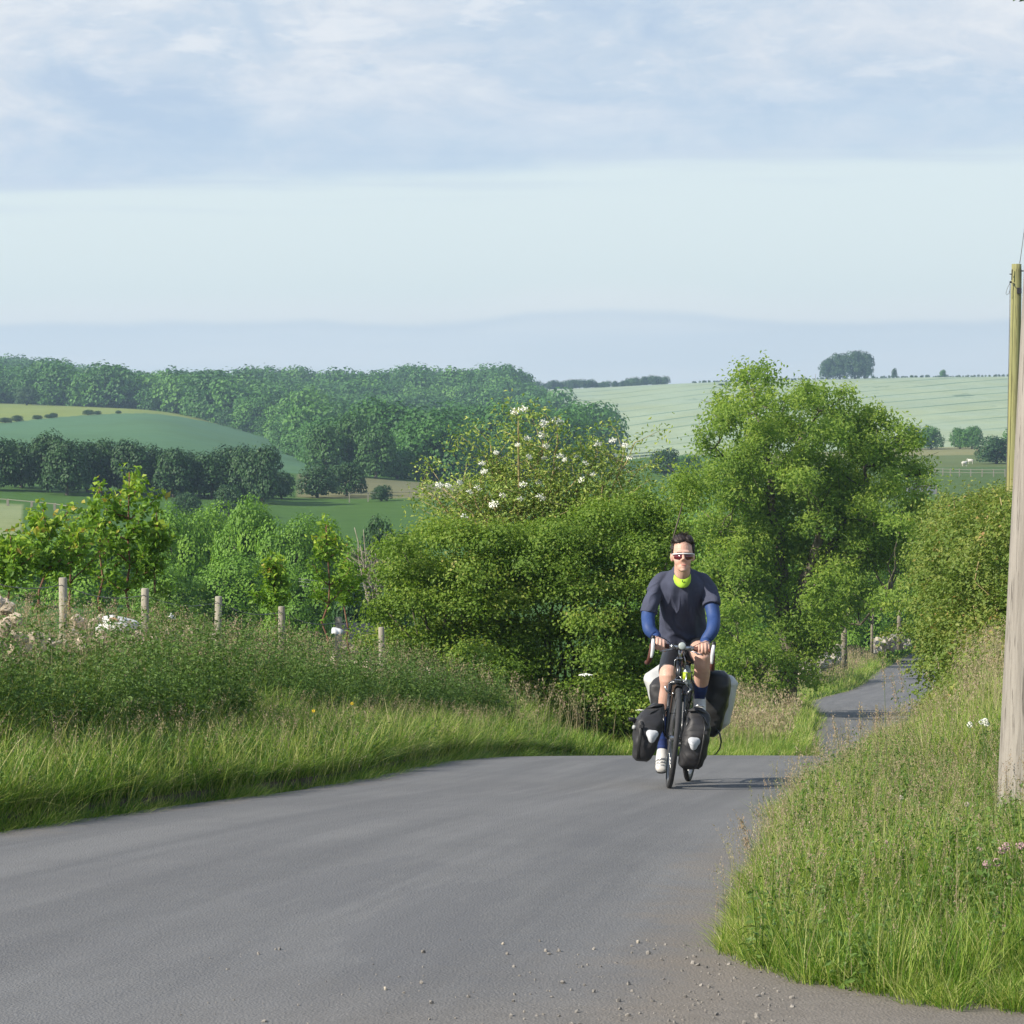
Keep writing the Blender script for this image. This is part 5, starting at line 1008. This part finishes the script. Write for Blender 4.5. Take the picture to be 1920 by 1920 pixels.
a = Acc(); a.tube([(.190, -.03, .50), (.205, -.070, .43), (.200, -.086, .33), (.190, -.082, .22), (.18, -.05, .15)], .011, 6, flat=.22); a.build('webbing', M['blackplastic'], r); a = Acc(); a.box((.204, -.090, .40), (.030, .010, .022)); a.build('clip', M['tyre'], r, False, .003)
a = Acc(); a.tube([(.085, .0, .535), (.145, -.02, .548), (.205, .02, .525)], .014, 8, flat=.6); a.build('roll_top', M['cordura'], r)
shield((.135, -.083, .325), .040, (.05, -1, .05)).build('reflective_patch', M['reflect'], r)
a = Acc(); a.tube([(.13, -.03, .545), (.19, -.05, .50), (.235, -.04, .42)], .010, 6, flat=.3); a.build('strap', M['blackplastic'], r)
r = pannier('rear_pannier', 'rear pannier left with a white shell flaring out behind the leg', M_b,
    [(-.15, 1.0, .06, .10, .40), (-.175, 1.0, .085, .14, .46), (-.205, 1.0, .105, .16, .62), (-.235, 1.0, .110, .16, .71), (-.235, 1.0, .105, .12, .745), (-.17, 1.0, .09, .07, .80), (-.13, 1.0, .06, .04, .86)], .003, 5, g1, 'bagwhite')
a = bag([(-.145, .85, .06, .06, .39), (-.16, .85, .085, .08, .44), (-.180, .85, .100, .08, .60), (-.190, .85, .095, .08, .67), (-.165, .86, .085, .05, .715), (-.13, .87, .06, .03, .76)], .004, 12); a.build('front_panel', M['cordura'], r)
a = Acc(); a.tube([(-.10, .80, .84), (-.16, .79, .80), (-.17, .78, .72), (-.15, .775, .66)], .007, 6, flat=.4); a.build('strap', M['blackplastic'], r)
r = pannier('rear_pannier', 'rear pannier right with black rounded front, pale side and a dangling strap', M_b,
    [(.17, 1.02, .06, .08, .38), (.195, 1.02, .080, .12, .42), (.225, 1.02, .082, .15, .60), (.245, 1.02, .078, .16, .71), (.225, 1.02, .065, .12, .76), (.20, 1.02, .04, .08, .775)], .003, 6, g1, 'bagwhite')
a = bag([(.145, .86, .05, .06, .33), (.16, .86, .075, .08, .37), (.185, .86, .09, .09, .55), (.205, .86, .092, .09, .70), (.195, .86, .085, .08, .765), (.185, .87, .05, .05, .80)], .004, 22); a.build('front_panel', M['blackplastic'], r)
a = Acc(); a.tube([(.20, .80, .40), (.235, .79, .36), (.25, .79, .30), (.24, .79, .25), (.215, .79, .215), (.20, .79, .205)], [.013, .015, .012, .011, .008, .003], 8, flat=.35); a.build('strap', M['blackplastic'], r)

# ------------------------------------------------------------------ rider
def W(px, py, Y): return P(px, py, 20+Y)
def loft(acc, pts, rx, ry=None, sides=20, ref=(1, 0, 0), flat=''):
    Pp = np.array(pts, float); T = unit(np.gradient(Pp, axis=0)); rx = np.broadcast_to(rx, (len(Pp),)); ry = rx if ry is None else np.broadcast_to(ry, (len(Pp),)); an = np.linspace(0, 2*np.pi, sides, endpoint=False); rs = []
    # round the two ends
    for i in range(len(Pp)):
        u = np.array(ref, float); u = unit(u-T[i]*np.dot(u, T[i])); w = np.cross(T[i], u); ring = np.cos(an)[:, None]*u*rx[i]+np.sin(an)[:, None]*w*ry[i]
        if i == 0 and 's' not in flat:
            for f in (.35, .75, .95): rs.append(Pp[0]-T[0]*min(rx[0], ry[0])*math.sqrt(1-f*f)*.7+ring*f)
        rs.append(Pp[i]+ring)
        if i == len(Pp)-1 and 'e' not in flat:
            for f in (.95, .75, .35): rs.append(Pp[i]+T[i]*min(rx[i], ry[i])*math.sqrt(1-f*f)*.7+ring*f)
    acc.rings(rs)
def smoothpts(pts, vals, n=5):
    Pp = np.array(pts, float); V = np.array(vals, float); m = len(Pp); t = np.arange(m); tt = np.linspace(0, m-1, (m-1)*n+1)
    f = lambda y: pchip(t, y)(tt)
    return np.stack([f(Pp[:, k]) for k in range(3)], 1), (np.stack([f(V[:, k]) for k in range(V.shape[1])], 1) if V.ndim > 1 else f(V))
def SL(acc, pts, vals, sides=20, ref=(1, 0, 0), flat=''):
    p, v = smoothpts(pts, vals); (loft(acc, p, v[:, 0], v[:, 1], sides, ref, flat) if v.ndim > 1 else loft(acc, p, v, None, sides, ref, flat))
def fuse(acc, name, m, parent, vox=.006, it=3, disp=None):
    o = acc.build('tmp', None, None); r_ = o.modifiers.new('r', 'REMESH'); r_.mode = 'VOXEL'; r_.voxel_size = vox
    s_ = o.modifiers.new('s', 'SMOOTH'); s_.factor = .5; s_.iterations = it
    dg = bpy.context.evaluated_depsgraph_get(); me = bpy.data.meshes.new_from_object(o.evaluated_get(dg)); bpy.data.objects.remove(o); me.name = name
    n = len(me.vertices); co = np.empty(n*3, np.float32); me.vertices.foreach_get('co', co); co = co.reshape(-1, 3)
    if disp is not None:
        nn = np.empty(n*3, np.float32); me.vertices.foreach_get('normal', nn); co = co+nn.reshape(-1, 3)*disp(co)[:, None]; me.vertices.foreach_set('co', co.astype(np.float32).ravel())
    me.polygons.foreach_set('use_smooth', np.full(len(me.polygons), True)); me.update(); return link(name, me, m, parent)
skin = mat('fair_skin', (.74, .47, .37), .5, col2=(.68, .40, .30), vscale=12, spec=.35); skin.node_tree.nodes['Principled BSDF'].inputs['Subsurface Weight'].default_value = .12; skin.node_tree.nodes['Principled BSDF'].inputs['Subsurface Radius'].default_value = (.02, .008, .005)
rider = empty('person', W(1281, 1200, .8)); tag(rider, 'cyclist in navy t-shirt, blue arm sleeves and white rimmed sunglasses riding the bicycle', 'person'); ro = np.array(rider.location)
def RB(acc): 
    acc.v = [v-ro for v in acc.v]; return acc
gripL = bw((-.158, .14, .955), True); gripR = bw((.155, .14, .955), True)
axL = unit(bw((-.12, .14, .955), True)-bw((-.19, .14, .955), True)); 
def pxof(p): return CX+F*p[0]/p[1], HY+F*(CAMZ-p[2])/p[1]
print('grips', pxof(gripL), pxof(gripR), 'hub', pxof(bw((0, 0, .34), True)), 'hoods', pxof(bw((-.207, 0, .98), True)), pxof(bw((.207, 0, .98), True)), 'ped', pxof(bw((-.125, .61, .11))), pxof(bw((.125, .59, .45))), 'saddle', pxof(bw((0, .86, .985))), bw((0, .86, .985))-20)
up = np.array((0, -.1, 1.)); fwd = np.array((0, -1., 0))
wristL = gripL+np.array((-.012, .085, .030)); wristR = gripR+np.array((.018, .085, .030))
body = Acc()
# torso, neck
SL(body, [W(1283, 1222, .86), W(1281, 1180, .80), W(1279, 1135, .68), W(1278, 1105, .58), W(1278, 1090, .54)], [(.155, .12), (.140, .105), (.145, .105), (.150, .09), (.10, .07)], 24)
SL(body, [W(1278, 1094, .55), W(1279, 1075, .50), W(1280, 1050, .46)], [.064, .056, .056])
# head
hc = W(1280, 1035, .44); body.ell(hc, (.074, .094, .105), 24, 18); body.ell(W(1280, 1050, .405), (.060, .070, .066), 20, 14); body.ell(W(1280.5, 1062, .385), (.042, .052, .040), 18, 12)
body.ell(W(1281, 1068, .352), (.024, .020, .016), 12, 8)
body.tube([W(1281, 1038, .345), W(1281.5, 1044, .328), W(1282, 1049.5, .322)], [.008, .010, .014], 10); body.ell(W(1278.6, 1050, .335), (.009, .010, .008), 8, 6); body.ell(W(1285, 1050, .335), (.009, .010, .008), 8, 6)
body.ell(W(1280.5, 1034.5, .352), (.052, .018, .010), 14, 8)
for px_ in (1259.3, 1300.3): body.ell(W(px_, 1044, .455), (.010, .022, .032), 12, 10, (0, 0, 0)); body.ell(W(px_+(1 if px_ < 1280 else -1), 1049, .45), (.009, .014, .016), 10, 8)
# arms
AL = [W(1238, 1104, .57), W(1223, 1126, .53), W(1215, 1158, .46), W(1217, 1178, .37), wristL+np.array((0, .05, .02)), wristL]
SL(body, AL, [.040, .043, .043, .041, .032, .027])
AR = [W(1321, 1105, .57), W(1333, 1126, .53), W(1338, 1158, .46), W(1336.5, 1180, .37), wristR+np.array((0, .05, .02)), wristR]
SL(body, AR, [.040, .043, .043, .041, .032, .027])
# hands, closed round the bar
def hand(g, wr, s):
    inn = axL*s                                              # towards the middle of the bar
    palm = g+np.array((0, .020, .028))
    SL(body, [wr, wr*.45+palm*.55+np.array((0, 0, .006)), palm+np.array((0, -.012, .002))], [(.027, .021), (.036, .018), (.039, .016)], 16, inn)
    for k, (off, ln, rr) in enumerate(((.034, .95, .0092), (.012, 1.05, .0098), (-.010, 1.0, .0095), (-.031, .82, .0082))):
        b_ = g+inn*off; e = .003*((k*7) % 3-1)
        pts = [b_+np.array((0, .030, .032)), b_+np.array((0, -.006, .037+e)), b_+np.array((0, -.030*ln, .022+e)), b_+np.array((0, -.035*ln, -.002)), b_+np.array((0, -.024*ln, -.022)), b_+np.array((0, -.006, -.030*ln))]
        SL(body, pts, [rr*1.08, rr*1.12, rr*1.02, rr, rr*.95, rr*.82], 10, inn)
    t0 = wr*.55+palm*.45+inn*.030; SL(body, [t0, palm+inn*.044+np.array((0, -.002, -.004)), g+inn*.050+np.array((0, .004, -.018)), g+inn*.040+np.array((0, -.018, -.030)), g+inn*.028+np.array((0, -.033, -.026))], [.016, .0135, .0115, .0108, .0088], 10, (0, 1, 0))
hand(gripL, wristL, 1); hand(gripR, wristR, -1)
# legs
LL = [W(1270, 1218, .85), W(1260, 1240, .62), W(1252, 1270, .44), W(1253, 1287, .47), W(1250, 1308, .53), W(1246, 1345, .62), W(1244, 1385, .68), W(1242, 1408, .69)]
SL(body, LL, [(.086, .086), (.076, .08), (.060, .062), (.056, .058), (.056, .060), (.044, .048), (.034, .038), (.036, .044)])
LR = [W(1297, 1216, .85), W(1308, 1219, .60), W(1316, 1228, .385), W(1317, 1246, .40), W(1316, 1265, .48), W(1314, 1290, .57), W(1312, 1308, .62), W(1312, 1318, .63)]
SL(body, LR, [(.086, .086), (.076, .08), (.064, .064), (.058, .060), (.056, .058), (.044, .046), (.034, .038), (.036, .042)])
for sx, (fx, fy, fY) in ((0, (1242, 1432, .56)), (1, (1312, 1330, .53))): SL(body, [W(fx, fy-16, fY+.11), W(fx, fy-3, fY+.02), W(fx, fy+5, fY-.05)], [(.030, .036), (.030, .024), (.024, .014)])
fuse(RB(body), 'body', skin, rider, .0042, 2)
# shirt with folds
def folds(co):
    p = co+ro; x = (p[:, 0]-1.18)/.16; z = (p[:, 2]-.25)/.3
    g1_ = np.exp(-((x-.55)/.3)**2); g2_ = np.exp(-((x+.6)/.3)**2)
    f = .010*np.sin(11*x+5*z)*(g1_+g2_)*np.exp(-((z-.35)/.6)**2)+.012*np.exp(-(((z-.02-.5*(x-.2)**2*np.sign(x-.2)+.35*x)/.06)**2))*np.exp(-((x-.2)/.6)**2)-.011*np.exp(-(((z+.12+.38*x)/.07)**2))*np.exp(-((x-.1)/.7)**2)+.004*np.sin(9*(x-.5*z)+4)
    rd = lambda a_, k_=3: (1-np.abs(np.sin(a_)))**k_
    nz = vnoise(p[:, 0], p[:, 2], .09, 21)-.5; m_t = np.exp(-((x)/.9)**4)
    f += .0075*rd(5.5*x+3.2*z+2.5*nz)*np.exp(-((z-.30)/.45)**2)*m_t+.008*rd(4.2*z+1.6*x+1.5*nz+.4)*np.exp(-((z+.25)/.45)**2)*m_t+.006*rd(7*x-2.5*z+3*nz, 4)*np.exp(-((z-.62)/.3)**2)*m_t
    f += .006*rd(11*z+5*np.abs(x)+2.5*nz)*np.exp(-((np.abs(x)-1.3)/.3)**2)
    f += .0035*np.sin(22*z+9*np.abs(x))*np.exp(-((np.abs(x)-1.35)/.3)**2)
    return f
sh = Acc()
SL(sh, [W(1281, 1201, .83), W(1281, 1190, .81), W(1280, 1170, .77), W(1279, 1140, .69), W(1278.5, 1115, .61), W(1278, 1100, .565), W(1278, 1090, .545), W(1278, 1079, .54), W(1278.5, 1068, .54)], [(.160, .125), (.168, .138), (.164, .136), (.162, .130), (.168, .122), (.172, .110), (.158, .092), (.115, .068), (.070, .05)], 32, flat='s')
SL(sh, [W(1259, 1075, .56), W(1246, 1083, .56), W(1234, 1094, .565), W(1226, 1110, .55)], [.028, .044, .054, .058], 20); SL(sh, [W(1298, 1075, .56), W(1311, 1083, .56), W(1323, 1094, .565), W(1331, 1110, .55)], [.028, .044, .054, .058], 20)
SL(sh, [W(1252, 1092, .55), W(1235, 1103, .57), W(1224, 1122, .54), W(1218, 1141, .50), W(1216.5, 1150, .49)], [.052, .057, .060, .063, .065], 24, flat='e')
SL(sh, [W(1305, 1092, .55), W(1323, 1103, .57), W(1332, 1117, .54), W(1334.5, 1130, .51), W(1335, 1135, .50)], [.052, .057, .060, .063, .065], 24, flat='e')
M['shirt'] = mat('navy_jersey', (.082, .090, .138), .85, col2=(.066, .073, .112), vscale=4, bump=.15, bscale=160, spec=.2)
fuse(RB(sh), 'shirt', M['shirt'], rider, .005, 3, folds)
M['sleeve'] = mat('blue_stretch_fabric', (.035, .078, .235), .6, var=.15, spec=.3)
for A_, w0 in ((AL, wristL), (AR, wristR)):
    a = Acc(); SL(a, [A_[1], A_[2], A_[3], A_[4], A_[4]*.3+w0*.7], [.0535, .0475, .0455, .0365, .0320], 20); RB(a).build('arm_sleeve', M['sleeve'], rider)
# neon collar
def tilt_ring(c, rx, ry, tz, n=28):
    an = np.linspace(0, 2*np.pi, n, endpoint=False); return c+np.stack([np.cos(an)*rx, np.sin(an)*ry, np.sin(an)*tz], 1)
a = Acc(); a.rings([tilt_ring(W(1278.5, 1086, .53), .060, .112, .055), tilt_ring(W(1278.5, 1083, .52), .067, .112, .057), tilt_ring(W(1278.5, 1079, .51), .068, .096, .048), tilt_ring(W(1279, 1074, .505), .062, .078, .045), tilt_ring(W(1279, 1073, .503), .058, .072, .045)], False)
co = RB(a).build('collar', mat('neon_yellow_fabric', (.46, .72, .05), .7, var=.1), rider); z_ = Acc(); z_.box(W(1279.5, 1089.5, .412), (.006, .006, .014)); RB(z_).build('zip', M['blackplastic'], co)
# shorts
a = Acc(); SL(a, [W(1283, 1218, .88), W(1282, 1195, .82)], [(.165, .135), (.150, .12)], 24); SL(a, LL[:2]+[W(1253, 1259, .485)], [(.093, .093), (.083, .087), (.070, .074)]); SL(a, LR[:2]+[W(1311, 1221, .53)], [(.093, .093), (.083, .087), (.075, .078)])
fuse(RB(a), 'shorts', mat('black_lycra', (.022, .022, .026), .45, spec=.4), rider, .006, 2)
sk = mat('navy_sock', (.015, .045, .20), .7, col2=(.010, .022, .10), vscale=3, stretch=(1, 1, 14))
a = Acc(); SL(a, [W(1248.5, 1321, .575), LL[5], LL[6], LL[7]], [(.0545, .058), (.047, .051), (.037, .041), (.039, .047)]); RB(a).build('sock', sk, rider)
a = Acc(); SL(a, [W(1314.5, 1281, .54), LR[5], LR[6], LR[7]], [(.052, .054), (.047, .049), (.037, .041), (.039, .045)]); RB(a).build('sock', sk, rider)
ws = mat('white_cycling_shoe', (.72, .70, .66), .45, col2=(.60, .58, .55), vscale=10); 
for fx, fy, fY in ((1241, 1430, .56), (1311.5, 1330, .53)):
    a = Acc(); SL(a, [W(fx+1, fy-20, fY+.12), W(fx+.5, fy-12, fY+.09), W(fx, fy, fY+.02), W(fx-.5, fy+9, fY-.06), W(fx-1, fy+13, fY-.12)], [(.040, .045), (.043, .054), (.045, .046), (.044, .034), (.034, .022)], 24); s_ = RB(a).build('shoe', ws, rider)
    a = Acc(); SL(a, [W(fx+.5, fy+1, fY+.16), W(fx, fy+10, fY+.03), W(fx-.5, fy+15.5, fY-.05), W(fx-1, fy+18, fY-.12)], [(.034, .012), (.036, .010), (.042, .010), (.032, .010)], 20); RB(a).build('sole', M['blackplastic'], s_)
    a = Acc()
    for k in range(3):
        c = W(fx-.2, fy-3+5*k, fY-.005-.035*k); a.tube([c+np.array((-.043, .02, -.012)), c+np.array((-.02, -.028, .018-.004*k)), c+np.array((.02, -.028, .018-.004*k)), c+np.array((.043, .02, -.012))], .006, 6)
    RB(a).build('shoe_strap', M['alloy'], s_)
# sunglasses
gl = empty('sunglasses'); gl.parent = rider; ang = np.linspace(-1.12, 1.12, 25); gc = W(1280.5, 1041, .440)
def arc(dz, r=.082, ry=.108): return np.array([gc+np.array((math.sin(t_)*r, -math.cos(t_)*ry, dz(t_))) for t_ in ang])
a = Acc(); top = arc(lambda t_: .013-.010*abs(t_)**2*.6); low = arc(lambda t_: -.030+.010*abs(t_)**1.5+.007*math.exp(-(t_/.22)**2), .081, .106); inner = [t+np.array((0, .003, 0)) for t in top]; innl = [t+np.array((0, .003, 0)) for t in low]
a.rings([np.array([top[i], low[i], innl[i], inner[i]]) for i in range(2, 23)]); lm = bpy.data.materials.new('red_mirror_lens'); lm.use_nodes = True; b_ = lm.node_tree.nodes['Principled BSDF']; b_.inputs['Base Color'].default_value = (.10, .012, .018, 1); b_.inputs['Roughness'].default_value = .12; b_.inputs['Specular IOR Level'].default_value = .8; RB(a).build('lens', lm, gl)
a = Acc(); a.tube(top+np.array((0, -.002, .003)), .0046, 8); 
for s_ in (0, -1): e = top[s_]; a.tube([e+np.array((0, 0, .002)), e+np.array((0, .05, .002)), e+np.array((.0, .10, -.004))], [.0055, .004, .003], 8)
RB(a).build('rim', M['whiteplastic'], gl)
a = Acc(); a.ell(W(1282, 1059.2, .340), (.021, .008, .0042), 14, 8); a.ell(W(1282, 1061.4, .342), (.018, .008, .0045), 14, 8); RB(a).build('lips', mat('lips', (.50, .20, .16), .5), rider)
# hair: cap plus short locks
def hm_(co):
    p = co+ro; return .002*np.sin(p[:, 0]*260+p[:, 2]*120)+.002*np.sin(p[:, 2]*210-p[:, 1]*160)
a = Acc(); a.ell(W(1280, 1025, .475), (.080, .095, .080), 24, 18, (.15, 0, 0)); a.ell(W(1276, 1012, .425), (.052, .06, .036), 16, 12, (.2, 0, 0)); a.ell(W(1289, 1013, .43), (.045, .055, .035), 16, 12)
for px_ in (1261.5, 1299): a.ell(W(px_, 1030, .435), (.014, .04, .045), 12, 10)
hair = fuse(RB(a), 'hair', mat('dark_brown_hair', (.035, .022, .017), .6, col2=(.018, .011, .009), vscale=60), rider, .006, 1, hm_)
n = 3200; d_ = unit(rng.normal(size=(n, 3))); d_ = d_[(d_[:, 2] > .02)]; C = W(1280, 1022, .465)-ro+d_*np.array((.076, .094, .080)); Q = leaves(C, np.cross(d_, rng.normal(size=d_.shape)), (.030*rng.uniform(.6, 1.3, len(C))), .07, .02, d_*.8+np.array((.3, -.5, .2)))
link('hair_locks', quad_mesh('hair_locks', Q), hair.data.materials[0], hair)
#RIDER_END

# ------------------------------------------------------------------ the air
a = Acc(); a.box((0, 1600, 30), (5200, 3500, 130)); hz = a.build('haze', None, None, False)
hm = bpy.data.materials.new('thin_air'); hm.use_nodes = True; t = NT(hm.node_tree); t.n.clear(); o_ = t.add('ShaderNodeOutputMaterial'); v_ = t.add('ShaderNodeVolumePrincipled')
v_.inputs['Color'].default_value = (.56, .76, .98, 1); v_.inputs['Density'].default_value = .00023; v_.inputs['Anisotropy'].default_value = .2
t.l.new(v_.outputs[0], o_.inputs['Volume']); hz.data.materials.append(hm); tag(hz, 'thin bluish summer haze over the valley', 'haze', kind='stuff')
